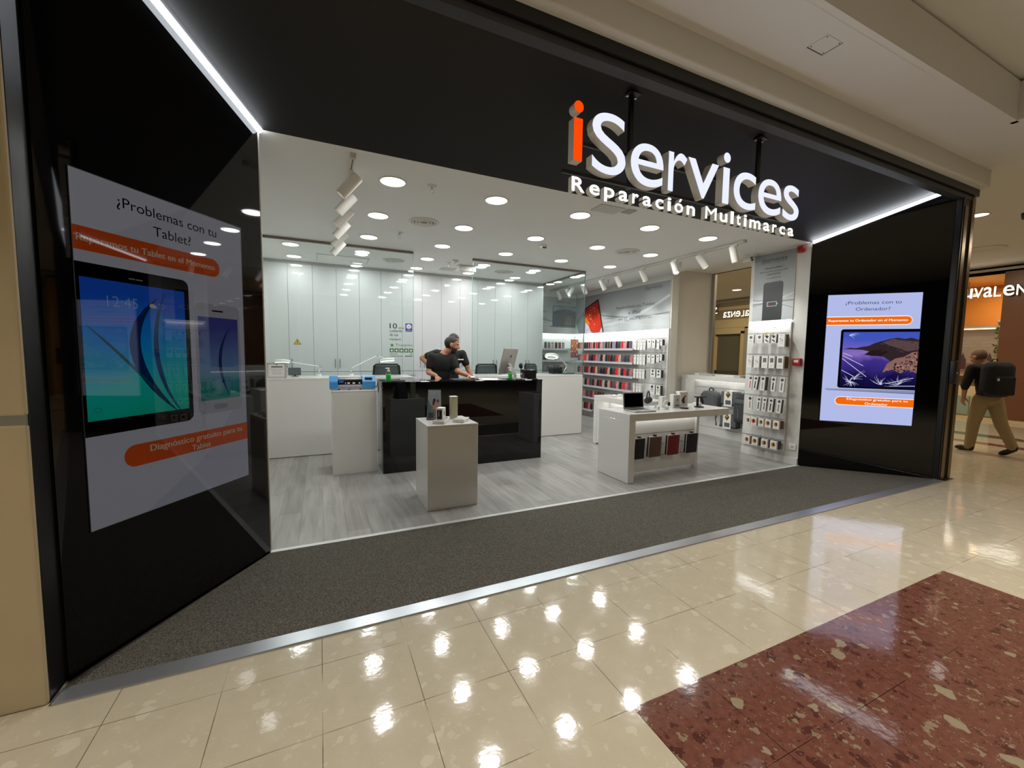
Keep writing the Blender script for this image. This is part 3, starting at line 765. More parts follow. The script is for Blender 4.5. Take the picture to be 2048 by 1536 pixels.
gw = lambda n, c, s=1.0: (glossy_over(glow('ltab_' + n, c, s * K)) if 'ltab_' + n not in MATS else MATS['ltab_' + n])
art.rect(0, 0, SW, SH, gw('bg', (226, 226, 240)), 0)
art.poly([(0.25, 0), (0.93, 0), (0.93, 0.6), (0.6, 0.2)], gw('bg2', (214, 214, 232)), 1)
art.poly([(0.0, 1.648), (0.0, 1.3), (0.55, 1.648)], gw('bg3', (238, 238, 248)), 1)
art.text('¿Problemas con tu', .187, 1.525, .555, .062, gw('ink', (14, 14, 24), .6), 4)
art.text('Tablet?', .358, 1.445, .212, .05, gw('ink', (14, 14, 24), .6), 4)
OR_ = gw('orange', (255, 96, 20), .95)
art.rrect(0, 1.296, .757, .106, .052, OR_, 2, 'bc')
art.text('Reparamos tu Tablet en el Momento', .012, 1.326, .71, .042, gw('white', (255, 240, 210), .95), 4, .008)
art.rrect(-0.0, .443, .542, .800, .04, gw('tabblack', (10, 10, 12), .6), 2, 'bc')
TABP = glossy_over(grad_mat('tablet_picture', [(1.08, (0, 120, 150)), (1.22, (0, 150, 120)), (1.42, (10, 160, 150)), (1.65, (10, 120, 190)), (1.86, (20, 70, 170))], K * 2.6))
art.rect(.014, .515, .5, .662, TABP, 3)
art.text('12:45', .12, 1.055, .14, .05, gw('pale', (170, 215, 255), .9), 5, -.012)
art.text('20', .36, 1.065, .035, .028, gw('pale', (170, 215, 255), .9), 5, -.01)
art.ell(.333, 1.078, .016, .011, gw('white', (255, 240, 210), .95), 5).ell(.343, 1.074, .012, .008, gw('white', (255, 240, 210), .95), 5)
art.rect(.223, 1.198, .03, .006, gw('pale2', (200, 200, 200), .6), 5).rect(.258, 1.198, .032, .006, gw('pale2', (200, 200, 200), .6), 5)
sh = gw('leaf', (10, 60, 130), .9)
art.path(bez((.36, 1.12), (.08, .86), (.44, .515)), [.004 + .05 * math.sin(math.pi * i / 14) for i in range(15)], sh, 4)
art.path(bez((.40, 1.15), (.26, .8), (.46, .515)), [.004 + .022 * math.sin(math.pi * i / 14) for i in range(15)], gw('leaf2', (20, 90, 150), 1.0), 5)
art.path(bez((.03, .96), (.2, .80), (.42, .53)), [.003 + .012 * math.sin(math.pi * i / 14) for i in range(15)], gw('leaf3', (0, 110, 110), 1.0), 4)
art.ell(.055, .565, .018, .012, gw('ringc', (60, 160, 170), 1.2), 5).ell(.055, .565, .014, .009, TABP, 6)
art.rrect(.575, .465, .32, .665, .04, gw('phonebody', (206, 206, 216), .95), 2)
PHP = glossy_over(grad_mat('phone_picture', [(1.15, (0, 120, 110)), (1.35, (30, 150, 140)), (1.5, (110, 150, 200)), (1.72, (60, 70, 160))], K * 1.3))
art.rect(.593, .545, .285, .505, PHP, 3)
art.path(bez((.82, 1.0), (.66, .8), (.80, .56)), [.003 + .02 * math.sin(math.pi * i / 14) for i in range(15)], sh, 4)
art.rrect(.69, 1.085, .08, .01, .005, gw('ink', (14, 14, 24), .6), 3)
art.rrect(.68, .485, .1, .032, .015, gw('phonekey', (176, 176, 190), .9), 3)
art.rrect(.158, .255, .772, .112, .055, OR_, 2, 'ad')
art.text('Diagnóstico gratuito para tu', .285, .305, .60, .045, gw('white', (255, 240, 210), .95), 4, .008)
art.text('Tablet', .52, .264, .125, .032, gw('white', (255, 240, 210), .95), 4, .008)
art.build('display', ts)
# right: computer advert
uR = (B2 - A2).normalized(); nR = V((uR.y, -uR.x, 0)); OR2 = V((6.0735, 3.266, 0.652)) + nR * .004
t2 = thing('digital_screen', 'bright portrait screen advertising computer repair on the far black entrance wall', 'screen', tuple(OR2 + uR * SW / 2))
frame_box(OR2, uR, nR, .957, 1.655, .008, .01, BLACK).build('screen_bezel', t2)
K2 = 0.80
gr = lambda n, c, s=1.0: glow('rpc_' + n, c, s * K2)
art = Plane2D(OR2, uR, UZ, nR, .0015)
art.rect(0, 0, .957, 1.655, gr('bg', (196, 206, 255), 1.0), 0)
art.text('¿Problemas con tu', .19, 1.515, .565, .052, gr('ink', (66, 72, 108)), 4)
art.text('Ordenador?', .30, 1.445, .35, .042, gr('ink', (66, 72, 108)), 4)
RO = gr('orange', (255, 112, 10), 1.1); RW = gr('white', (255, 255, 255), 1.25)
art.rrect(0, 1.26, .878, .115, .057, RW, 2, 'bc'); art.rrect(0, 1.268, .872, .098, .049, RO, 3, 'bc')
art.text('Reparamos tu Ordenador en el Momento', .02, 1.298, .812, .038, RW, 5, .009)
art.rrect(.164, .447, .793, .763, .03, gr('black', (8, 8, 10)), 2, 'ad')
SKY = grad_mat('laptop_picture', [(1.12, (14, 12, 40)), (1.36, (24, 18, 78)), (1.56, (70, 52, 150)), (1.66, (150, 120, 205)), (1.72, (120, 105, 215)), (1.86, (70, 92, 205))], K2 * 1.0)
art.rect(.192, .466, .765, .707, SKY, 3)
hl = gr('hill', (52, 40, 44)); h2 = gr('hill2', (96, 74, 74)); h3 = gr('rock', (150, 108, 100)); h4 = gr('rockdark', (40, 28, 34))
art.poly([(.20, .955), (.27, .972), (.33, .966), (.40, .985), (.46, .995), (.53, 1.035), (.60, 1.06), (.68, 1.088), (.75, 1.10), (.82, 1.085), (.88, 1.10), (.957, 1.075), (.957, .70), (.80, .74), (.70, .80), (.62, .86), (.50, .875), (.43, .885), (.47, .925), (.40, .945)], hl, 4)
art.poly([(.60, 1.04), (.70, 1.085), (.78, 1.07), (.957, 1.05), (.957, .95), (.85, .93), (.76, .97), (.68, 1.0)], h2, 5)
art.poly([(.62, .66), (.66, .77), (.74, .84), (.82, .86), (.90, .92), (.957, .93), (.957, .66), (.88, .70), (.80, .655), (.72, .70)], h3, 5)
random.seed(11)
for k in range(170):
    x, y = random.uniform(.63, .95), random.uniform(.67, .93)
    if y < .66 + (x - .6) * .8:
        w = random.uniform(.008, .028)
        art.poly([(x, y), (x + w, y + random.uniform(-.01, .01)), (x + w * .8, y + w * random.uniform(.4, 1.4)), (x + w * .1, y + w * .8)], random.choice((h4, h2, gr('rockl', (186, 140, 128)), h4)), 6)
for k in range(80):
    x, y = random.uniform(.5, .95), random.uniform(.9, 1.06)
    w = random.uniform(.01, .03)
    art.poly([(x, y), (x + w, y + .006), (x + w * .7, y + w * .5)], random.choice((h4, h2, hl)), 6)
art.poly([(.42, .885), (.50, .94), (.60, .95), (.66, .92), (.60, .87), (.50, .868)], h4, 6)
ck = gr('crack', (225, 228, 255), 1.1)
def burst(cx, cy, k, r, a0=0, a1=360, w=.004):
    for i in range(k):
        a = math.radians(random.uniform(a0, a1)); L_ = r * random.uniform(.35, 1)
        p = bez((cx, cy), (cx + L_ * .5 * math.cos(a + .4), cy + L_ * .5 * math.sin(a + .4)), (min(.95, max(.195, cx + L_ * math.cos(a))), max(.47, cy + L_ * math.sin(a))), 5)
        art.path(p, [w * 1.2, w, w * .8, w * .6, w * .5, w * .2], ck, 8)
burst(.29, .535, 26, .11); burst(.33, .56, 8, .17, -30, 60); burst(.62, .505, 12, .14, 10, 170); burst(.80, .52, 16, .16, 20, 200, .003); burst(.25, 1.13, 9, .12, -60, 20, .003)
for a, b in (((.195, .87), (.42, .74)), ((.195, .83), (.46, .60)), ((.2, .90), (.30, .86)), ((.195, .68), (.33, .60)), ((.66, .52), (.93, .60)), ((.7, .49), (.95, .50))):
    art.line(*a, *b, .006, ck, 8)
art.poly([(.03, .425), (.06, .412), (.957, .405), (.957, .442), (.03, .432)], gr('base', (150, 156, 190)), 4)
art.poly([(.05, .412), (.957, .400), (.957, .408)], gr('ink', (66, 72, 108)), 5)
art.rrect(.148, .222, .809, .112, .055, RW, 2, 'ad'); art.rrect(.155, .229, .802, .098, .049, RO, 3, 'ad')
art.text('Diagnóstico gratuito para tu', .275, .284, .62, .036, RW, 5, .009); art.text('Ordenador', .467, .238, .235, .030, RW, 5, .009)
art.build('display', t2)
o = area('screen_glow', OR2 + uR * .478 + UZ * .83 + nR * .03, (0, 0, 0), 3.0, (.75, .8, 1), .95, 1.65)
o.rotation_euler = (nR).to_track_quat('-Z', 'Y').to_euler()

# ------------------------------------------------------------------ tall cabinets along the back
CY, CX0, CW = 8.05, -0.852, 0.3795
CABN = ['beside the hidden wall, behind the framed notice', 'second pair from the hidden wall, behind the warning sticker', 'third pair, behind the desk magnifier lamp', 'fourth pair, behind the sticker about ten years',
        'fifth pair, behind the two men', 'sixth pair, behind the silver desktop computer', 'seventh pair, next to the phone accessory corner']
HANDLE = mat('handle_steel', (150, 152, 154), 0.3, metal=0.8)
for k in range(7):
    x0 = CX0 + k * 2 * CW - (0.0 if k else 0.04); x1 = CX0 + (k + 1) * 2 * CW; xm = CX0 + (2 * k + 1) * CW
    t = thing('tall_cabinet', 'glossy white two-door tall cabinet, ' + CABN[k], 'cabinet', ((x0 + x1) / 2, CY + .3, 0), 'tall white cabinets')
    MB().box(x0 + .001, CY + .021, 0.0, x1 - .001, 8.96, 2.985, GROOVE).build('cabinet_body', t)
    for a, b, s_ in ((x0, xm, -1), (xm, x1, 1)):
        d = MB().rbox(a + .0018, CY, 1.125, b - .0018, CY + .02, 2.955, .002, WGLOSS, seg=1, smooth=False).build('door', t)
        hx_ = xm + s_ * .038
        MB().cyl((hx_, CY - .022, 1.19), (hx_, CY - .022, 1.345), .006, HANDLE, seg=8).cyl((hx_, CY - .022, 1.2), (hx_, CY, 1.2), .004, HANDLE, seg=6).cyl((hx_, CY - .022, 1.335), (hx_, CY, 1.335), .004, HANDLE, seg=6).build('handle', d)
        for z0, z1 in ((0.965, 1.118), (0.05, 0.958)):
            d = MB().rbox(a + .0018, CY, z0, b - .0018, CY + .02, z1, .002, WGLOSS, seg=1, smooth=False).build('drawer' if z0 > .5 else 'lower_door', t)
            if z0 > .5: MB().cyl(((a + b) / 2 - .06, CY - .02, z1 - .07), ((a + b) / 2 + .06, CY - .02, z1 - .07), .005, HANDLE, seg=8).build('handle', d)
    MB().box(x0, CY + .01, 2.958, x1, CY + .03, 2.99, GREYW).build('top_filler', t)
struct('trim_4', MB().box(CX0 - .04, CY - .01, 2.985, 4.47, 9.0, CZ, GREYW))
# ------------------------------------------------------------------ workshop counters, glass
def counter(x0, x1, label):
    t = thing('workshop_counter', label, 'counter', ((x0 + x1) / 2, 6.75, 0))
    MB().rbox(x0, 6.44, 0.012, x1, 6.475, 1.075, .002, WHITE, seg=1, smooth=False).build('front_panel', t)
    MB().box(x0 + .01, 6.475, 0.06, x1 - .01, 7.02, 1.07, WHITE).build('counter_body', t)
    MB().rbox(x0, 6.44, 1.076, x1, 7.06, 1.108, .003, WHITE, seg=1, smooth=False).build('worktop', t)
    MB().box(x0, 6.455, 0.0, x1, 6.475, 0.05, GREYW).build('plinth', t)
counter(-0.89, 1.31, 'long white workshop counter behind the blue cutting machine')
counter(2.27, 4.437, 'white workshop counter at the corner beside the phone cases')
def glass(x0, y0, x1, y1, label, corner=False):
    t = thing('glass_partition', label, 'glass partition', ((x0 + x1) / 2, (y0 + y1) / 2, 1.11))
    MB().add([(x0, y0, 1.112), (x1, y1, 1.112), (x1, y1, CZ - .03), (x0, y0, CZ - .03)], [(0, 1, 2, 3)], GLASS).build('glass_pane', t)
    d = V((x1 - x0, y1 - y0, 0)).normalized(); n = V((-d.y, d.x, 0)) * .013
    P = [V((x0, y0, CZ - .034)) + n, V((x0, y0, CZ - .034)) - n, V((x1, y1, CZ - .034)) - n, V((x1, y1, CZ - .034)) + n]
    Q = [p + V((0, 0, .033)) for p in P]
    MB().add(P + Q, [(0, 1, 2, 3), (7, 6, 5, 4), (0, 4, 5, 1), (1, 5, 6, 2), (2, 6, 7, 3), (3, 7, 4, 0)], CHAN).build('top_channel', t)
    return t
GY = 6.46
EDGE = mat('glass_edge', (150, 190, 178), 0.2)
t = glass(-0.89, GY, 1.315, GY, 'large glass partition carrying the sticker about ten years')
MB().box(1.312, GY - .005, 1.112, 1.318, GY + .005, CZ - .034, EDGE).build('glass_edge', t)
t = glass(2.265, GY, 4.44, GY, 'glass partition over the corner counter behind the silver computer')
MB().box(2.262, GY - .005, 1.112, 2.268, GY + .005, CZ - .034, EDGE).build('glass_edge', t)
for z in (2.9, 2.78):
    MB().box(2.262, GY - .012, z, 2.275, GY + .012, z + .05, ALU).build('glass_clip', t)
t = glass(4.445, GY + .01, 4.445, 8.03, 'glass side partition running back to the cabinets')
MB().box(4.441, GY - .006, 0.02, 4.452, GY + .006, CZ - .001, mat('corner_bead', (88, 96, 96), 0.3)).build('corner_bead', t)
# lettering and stickers on the glass
st = Plane2D((0, GY - .003, 0), UX, UZ, -UY)
o = Plane2D((0, GY - .003, 0), UX, UZ, -UY)
PURP = mat('badge_purple', (78, 82, 158), 0.5)
TPG = mat('star_green', (70, 130, 80), 0.5)
def star(pl, cx, cy, r, m, l): pl.poly([(cx + (r if i % 2 == 0 else r * .42) * math.sin(math.pi * i / 5), cy + (r if i % 2 == 0 else r * .42) * math.cos(math.pi * i / 5)) for i in range(10)], m, l)

o.text('10', .958, 1.838, .108, .078, INK, 2, .03).text('años', 1.083, 1.838, .088, .026, INK, 2, .01)
for w, y, wd in (('cuidando', 1.785, .19), ('de tus', 1.726, .125), ('equipos', 1.655, .165)): o.text(w, .957, y, wd, .04, INK, 2, .015)
s_ = o.build('window_sticker'); tag(s_, 'dark lettering sticker about ten years on the glass partition', 'sticker')
o = Plane2D((0, GY - .003, 0), UX, UZ, -UY)
o.rrect(1.19, 1.796, .105, .128, .015, PURP, 1); o.ell(1.242, 1.875, .038, .036, CARD, 2); o.poly([(1.222, 1.848), (1.262, 1.848), (1.242, 1.828)], CARD, 2)
for dx in (-.012, .012): o.ell(1.242 + dx, 1.876, .011, .011, PURP, 3); o.ell(1.242 + dx, 1.876, .006, .006, CARD, 4)
o.rect(1.205, 1.806, .075, .012, mat('badge_lilac', (140, 142, 196), 0.5), 2)
s_ = o.build('badge_sticker'); tag(s_, 'purple badge sticker with a white emblem on the glass partition', 'sticker')
o = Plane2D((0, GY - .003, 0), UX, UZ, -UY)
star(o, .990, 1.588, .034, TPG, 1); o.text('Trustpilot', 1.042, 1.562, .256, .05, INKG, 2)
for k in range(5):
    x = .955 + k * .0715
    o.rect(x, 1.480, .062, .06, TPG, 1); star(o, x + .031, 1.509, .024, CARD, 2)
o.rect(.957, 1.452, .11, .007, INKG, 1).rect(1.26, 1.452, .036, .008, INKG, 1).rect(.957, 1.420, .19, .008, INKG, 1).rect(1.18, 1.420, .118, .011, INK, 1)
s_ = o.build('rating_sticker'); tag(s_, 'rating sticker with five green star squares on the glass partition', 'sticker')
o = Plane2D((0, GY - .003, 0), UX, UZ, -UY)
o.poly([(-.325, 1.573), (-.230, 1.573), (-.2775, 1.652)], INK, 1).poly([(-.315, 1.579), (-.240, 1.579), (-.2775, 1.641)], mat('warning_yellow', (240, 205, 40), 0.5), 2)
o.poly([(-.283, 1.622), (-.272, 1.622), (-.275, 1.597), (-.280, 1.597)], INK, 3).ell(-.2775, 1.589, .0045, .0045, INK, 3)
s_ = o.build('warning_sticker'); tag(s_, 'yellow triangular warning sticker on the glass partition', 'sticker')
t = thing('framed_notice', 'small framed white notice leaning on the glass at the dark screen wall side', 'framed notice', (-.535, GY - .02, 1.12))
t['label'] = 'small framed white notice on the long counter beside the tablet screen wall'
b = MB()
for x0, z0, x1, z1 in ((-.655, 1.112, -.415, 1.124), (-.655, 1.31, -.415, 1.322), (-.655, 1.124, -.643, 1.31), (-.427, 1.124, -.415, 1.31)): b.box(x0, GY - .022, z0, x1, GY - .008, z1, GREYW)
b.build('frame', t)
o = Plane2D((0, GY - .012, 0), UX, UZ, -UY); o.rect(-.643, 1.124, .216, .186, CARD, 0)
for x, y, w, h in ((-.60, 1.257, .135, .014), (-.54, 1.287, .012, .014), (-.615, 1.232, .16, .003), (-.59, 1.21, .11, .003), (-.60, 1.188, .13, .003), (-.59, 1.166, .12, .003)): o.rect(x, y, w, h, INK, 1)
for x, y, w, h in ((-.638, 1.129, .206, .002), (-.638, 1.303, .206, .002), (-.638, 1.129, .002, .176), (-.434, 1.129, .002, .176)): o.rect(x, y, w, h, INKG, 1)
o.build('notice_sheet', t)

# ------------------------------------------------------------------ black reception counter
t = thing('reception_counter', 'black gloss reception counter in the middle of the shop', 'counter', (1.77, 5.4, 0))
BLG = mat('counter_black_gloss', (10, 10, 11), 0.02)
MB().rbox(.675, 5.15, 0.0, 2.86, 5.175, 1.10, .002, BLG, seg=1, smooth=False).build('front_panel', t)
for x in (.675, 2.835): MB().rbox(x, 5.176, 0.0, x + .025, 5.66, 1.10, .002, BLG, seg=1, smooth=False).build('side_panel', t)
MB().rbox(.672, 5.147, 1.101, 2.863, 5.665, 1.125, .002, BLG, seg=1, smooth=False).build('counter_top', t)
MB().box(.70, 5.60, 0, 2.835, 5.64, 1.10, BLACK).build('back_panel', t)
CT = 1.1255
def sanitizer(x, y, label):
    t = thing('sanitizer_bottle', label, 'bottle', (x, y, CT), 'green sanitizer bottles')
    MB().lathe((x, y, CT), [(0, .003), (.028, .003), (.030, .01), (.030, .082), (.026, .092), (.0, .092)], GREENL, 20).build('liquid', t)
    MB().lathe((x, y, CT), [(0, .0), (.031, 0), (.033, .008), (.033, .10), (.024, .118), (.014, .124), (.014, .132)], ACRYL, 20).build('clear_bottle', t)
    b = MB().cyl((x, y, CT + .126), (x, y, CT + .142), .017, CARD, seg=14).cyl((x, y, CT + .142), (x, y, CT + .158), .008, CARD, seg=10)
    b.rbox(x - .034, y - .011, CT + .156, x + .014, y + .011, CT + .170, .005, CARD).build('pump_head', t)
sanitizer(.755, 5.22, 'green sanitizer pump bottle on the counter end beside the blue machine')
sanitizer(2.40, 5.24, 'green sanitizer pump bottle in front of the silver desktop computer')
# desktop computer, back towards the entrance
t = thing('desktop_computer', 'silver all-in-one desktop computer seen from behind on the black counter', 'computer', (2.47, 5.46, CT))
SILV = mat('silver_shell', (186, 184, 180), 0.35, metal=0.6)
M_ = Matrix.Translation((2.47, 5.46, 1.37)) @ Matrix.Rotation(math.radians(41), 4, 'Z') @ Matrix.Rotation(math.radians(14), 4, 'X')
b = MB().rbox(-.245, -.006, -.185, .245, .006, .195, .006, SILV, M=M_)
b.lathe(M_ @ V((0, -.006, .02)), [(.17, 0), (.11, .006), (.05, .011), (0, .012)], SILV, 28, M_.to_3x3() @ V((0, -1, 0)))
o_ = b.build('computer_shell', t)
MB().rbox(-.242, .006, -.12, .242, .009, .192, .002, BLACK, M=M_).build('screen', t)
pl = Plane2D(M_ @ V((0, -.012, .0)), M_.to_3x3() @ V((1, 0, 0)), M_.to_3x3() @ V((0, 0, 1)), M_.to_3x3() @ V((0, -1, 0)))
cx, cy = 0.0, .085
pl.poly([(cx + .019 * math.cos(a) * (1.0 if not (-.5 < a < .5) else .82) + 0, cy + .020 * math.sin(a) - (.004 if abs(abs(a) - math.pi / 2) < .2 else 0)) for a in [2 * math.pi * i / 28 - math.pi for i in range(28)]], INK, 20)
pl.poly([(cx + .001, cy + .022), (cx + .004, cy + .033), (cx + .012, cy + .038), (cx + .009, cy + .027)], INK, 20)
pl.build('logo_mark', t)
S1 = M_ @ V((0, -.022, -.02)); d_ = M_.to_3x3() @ V((1, 0, 0))
foot = V((2.47, 5.46, CT)) + Matrix.Rotation(math.radians(41), 3, 'Z') @ V((0, -.13, 0))
b = MB(); w_ = d_ * .05
q = [S1 - w_, S1 + w_, foot + w_ + V((0, 0, .012)), foot - w_ + V((0, 0, .012))]
nb = Matrix.Rotation(math.radians(41), 3, 'Z') @ V((0, .010, 0.004))
b.add(q + [p + nb for p in q], [(0, 1, 2, 3)[::-1], (4, 5, 6, 7), (0, 4, 5, 1), (1, 5, 6, 2), (2, 6, 7, 3), (3, 7, 4, 0)], SILV)
b.build('stand_arm', t)
MB().rbox(-.09, -.14, 0, .09, .05, .008, .003, SILV, M=Matrix.Translation((2.47, 5.46, CT)) @ Matrix.Rotation(math.radians(41), 4, 'Z')).build('stand_foot', t)
MB().tube([(2.47, 5.44, 1.19), (2.47, 5.38, 1.15), (2.44, 5.33, CT + .006), (2.40, 5.36, CT + .006)], .004, BLACK, 6).build('power_cable', t)
# desk phone, webcam, white adaptor, mat, mouse
t = thing('desk_phone', 'black desk phone with its handset at the counter end', 'phone', (2.78, 5.40, CT))
M_ = Matrix.Translation((2.775, 5.42, CT)) @ Matrix.Rotation(math.radians(-8), 4, 'Z')
b = MB(); b.prism([(-.09, 0), (.09, 0), (.09, .03), (-.06, .125), (-.09, .125)], M_ @ V((-.09, 0, 0)), M_.to_3x3() @ V((0, 1, 0)), UZ, M_.to_3x3() @ V((1, 0, 0)), -.18, BLACK); b.build('phone_base', t)
MB().rbox(-.10, -.075, .08, -.055, .085, .135, .015, BLACK, M=M_).build('handset', t)
MB().rbox(-.02, .02, .11, .085, .075, .12, .004, mat('phone_display', (44, 52, 50), 0.2), M=M_ @ Matrix.Rotation(math.radians(32), 4, 'X')).build('phone_display', t)
MB().tube([(2.70, 5.35, CT + .03), (2.66, 5.30, CT + .008), (2.72, 5.22, CT + .006), (2.81, 5.20, CT + .006), (2.83, 5.26, CT + .006), (2.80, 5.33, CT + .01)], .005, BLACK, 6).build('cord', t)
t = thing('desk_webcam', 'small black camera head on a stalk beside the desk phone', 'camera', (2.66, 5.44, CT))
MB().cyl((2.66, 5.44, CT), (2.66, 5.44, CT + .012), .03, BLACK).cyl((2.66, 5.44, CT + .012), (2.665, 5.44, CT + .15), .006, BLACK, seg=8).build('stalk', t)
MB().ell((2.66, 5.435, CT + .185), (.032, .03, .042), BLACK).build('camera_head', t)
MB().cyl((2.672, 5.405, CT + .185), (2.675, 5.398, CT + .185), .013, ALU, seg=14).build('lens_ring', t)
t = thing('cable_adaptor', 'white plug adaptor lying by the green bottle on the black counter', 'adaptor', (2.53, 5.24, CT))
MB().rbox(2.50, 5.22, CT, 2.56, 5.27, CT + .035, .006, CARD).build('plug_body', t)
MB().tube([(2.56, 5.245, CT + .02), (2.60, 5.22, CT + .006), (2.66, 5.23, CT + .006), (2.62, 5.30, CT + .006)], .004, CARD, 6).build('cord', t)
t = thing('desk_mat', 'dark flat mat with a sheet in front of the leaning man', 'desk mat', (1.82, 5.42, CT))
MB().rbox(1.62, 5.30, CT, 2.02, 5.58, CT + .006, .002, DARK).build('mat_body', t)
t = thing('computer_mouse', 'white mouse under the leaning man hand on the dark mat', 'mouse', (1.93, 5.47, CT + .006))
MB().ell((1.93, 5.47, CT + .022), (.032, .055, .017), CARD).build('mouse_shell', t)
for k, (x, y, r, lb) in enumerate(((2.10, 5.30, 5, 'white paper sheet on the counter beside the dark mat'), (2.17, 5.50, -12, 'white paper sheet on the counter before the computer foot'))):
    o = MB().box(-.10, -.14, 0, .10, .14, .003, CARD, M=Matrix.Translation((x, y, CT)) @ Matrix.Rotation(math.radians(80 + r), 4, 'Z')).build('paper_sheet'); tag(o, lb, 'paper')
o = MB().rbox(.80, 5.28, CT, .97, 5.40, CT + .008, .003, DARK).build('notepad'); tag(o, 'flat dark pad behind the green bottle at the counter end', 'pad')

# ------------------------------------------------------------------ plinth with the blue film cutter
def plinth(x0, y0, x1, y1, h, label):
    t = thing('display_plinth', label, 'plinth', ((x0 + x1) / 2, (y0 + y1) / 2, 0))
    MB().rbox(x0, y0, 0.0, x1, y1, h - .02, .003, WHITE, seg=1, smooth=False).build('plinth_body', t)
    MB().rbox(x0 - .001, y0 - .001, h - .019, x1 + .001, y1 + .001, h, .003, WHITE, seg=1, smooth=False).build('plinth_top', t)
plinth(.115, 5.31, .625, 5.80, 1.02, 'tall white plinth carrying the blue film cutter')
plinth(.890, 3.765, 1.388, 4.275, .812, 'low white plinth nearest the entrance')
PZ = 1.0205
t = thing('film_cutter', 'blue and grey screen film cutting machine on the tall white plinth', 'cutting machine', (.36, 5.5, PZ))
for x0, x1 in ((.098, .190), (.470, .622)):
    b = MB(); b.prism([(-.12, .012), (.12, .012), (.12, .165), (-.06, .172), (-.12, .10)], (x0, 5.50, PZ), UY, UZ, UX, -(x1 - x0), BLUEP)
    h = b.build('end_housing', t, bevel=.012)
MB().box(.19, 5.47, PZ + .015, .47, 5.60, PZ + .155, mat('machine_white', (206, 204, 206), 0.4)).build('rear_cover', t)
MB().prism([(-.11, .012), (0, .012), (0, .06), (-.09, .062), (-.11, .045)], (.19, 5.50, PZ), UY, UZ, UX, -.28, mat('machine_grey', (150, 144, 152), 0.35)).build('front_apron', t)
MB().box(.19, 5.455, PZ + .062, .47, 5.469, PZ + .118, BLACK).build('slot', t)
for k, (a, b_) in enumerate(((.275, .283), (.30, .328), (.36, .388), (.43, .45))): MB().box(a, 5.448, PZ + .068, b_, 5.4545, PZ + .09, CARD).build('roller_mark', t)
MB().cyl((.20, 5.425, PZ + .135), (.46, 5.425, PZ + .135), .007, ALU, seg=12).build('guide_rail', t)
MB().box(.205, 5.41, PZ + .085, .255, 5.45, PZ + .125, BLUED).build('cutter_carriage', t)
pl = Plane2D((.47, 5.402, PZ), UX, V((0, .28, 1)), V((0, -1, .28)))
MB().box(.50, 5.395, PZ + .118, .585, 5.43, PZ + .150, DARK).build('control_display', t)
for x in (.205, .32, .45): MB().cyl((x, 5.44, PZ), (x, 5.44, PZ + .012), .012, BLACK, seg=10).build('foot', t)
MB().tube([(.622, 5.52, PZ + .05), (.642, 5.45, PZ + .02), (.650, 5.36, PZ + .10), (.655, 5.30, PZ + .06), (.645, 5.30, PZ - .03), (.655, 5.40, PZ + .02), (.66, 5.5, PZ + .1), (.668, 5.6, CT + .006)], .004, BLACK, 6).build('power_cable', t)

# ------------------------------------------------------------------ low plinth: leaflet stand, boxes
LZ = .8125
def rotM(x, y, z, a): return Matrix.Translation((x, y, z)) @ Matrix.Rotation(math.radians(a), 4, 'Z')
t = thing('advert_stand', 'small grey tent-shaped advert stand on the low plinth', 'advert stand', (1.02, 4.12, LZ))
M_ = rotM(1.03, 4.08, LZ, -20)
b = MB(); b.add([M_ @ V(p) for p in ((-.075, 0, 0), (.075, 0, 0), (.065, .075, .30), (-.065, .075, .30), (-.075, .004, 0), (.075, .004, 0), (.065, .079, .30), (-.065, .079, .30))], [(0, 1, 2, 3), (7, 6, 5, 4), (0, 3, 7, 4), (1, 5, 6, 2), (3, 2, 6, 7), (0, 4, 5, 1)], mat('advert_board', (52, 54, 58), 0.4))
b.build('board', t)
b = MB(); b.add([M_ @ V(p) for p in ((-.065, .079, .30), (-.075, .17, 0), (-.071, .17, 0), (-.061, .079, .30), (.075, .17, 0), (.065, .079, .30))], [(0, 1, 4, 5)], BLACK)
b.add([M_ @ V(p) for p in ((-.0655, .076, .30), (-.0755, .004, 0), (-.0755, .17, 0))], [(0, 1, 2)], BLACK)
b.add([M_ @ V(p) for p in ((.0655, .076, .30), (.0755, .004, 0), (.0755, .17, 0))], [(0, 2, 1)], BLACK); b.build('back_support', t)
n_ = (M_.to_3x3() @ V((0, -1, .25))).normalized(); v_ = (M_.to_3x3() @ V((0, .25, 1))).normalized()
pl = Plane2D(M_ @ V((0, 0, 0)), M_.to_3x3() @ V((1, 0, 0)), v_, n_)
pl.poly([(-.072, .004), (.072, .004), (.063, .306), (-.063, .306)], mat('advert_sky', (150, 160, 172), 0.4), 1)
pl.poly([(-.072, .004), (.072, .004), (.069, .12), (.02, .09), (-.03, .15), (-.069, .18)], mat('advert_street', (110, 112, 112), 0.5), 2)
pl.poly([(-.070, .06), (-.03, .03), (-.03, .12), (-.067, .22)], mat('advert_teal', (84, 108, 116), 0.5), 3)
pl.poly([(-.02, .11), (.05, .115), (.035, .185), (.015, .19), (-.005, .165)], mat('advert_skin', (186, 140, 116), 0.5), 4).ell(.0, .20, .013, .020, mat('advert_hair', (70, 44, 34), 0.5), 5).ell(-.008, .175, .010, .026, mat('advert_hair', (70, 44, 34), 0.5), 5).ell(.036, .195, .010, .016, mat('advert_hair', (70, 44, 34), 0.5), 5)
for y, w in ((.285, .05), (.272, .06), (.258, .055)): pl.rect(-.05, y, w, .005, mat('advert_pale', (190, 198, 206), 0.5), 4)
pl.rrect(-.055, .02, .05, .055, .008, mat('advert_dark', (64, 66, 60), 0.4), 5)
pl.build('picture', t)
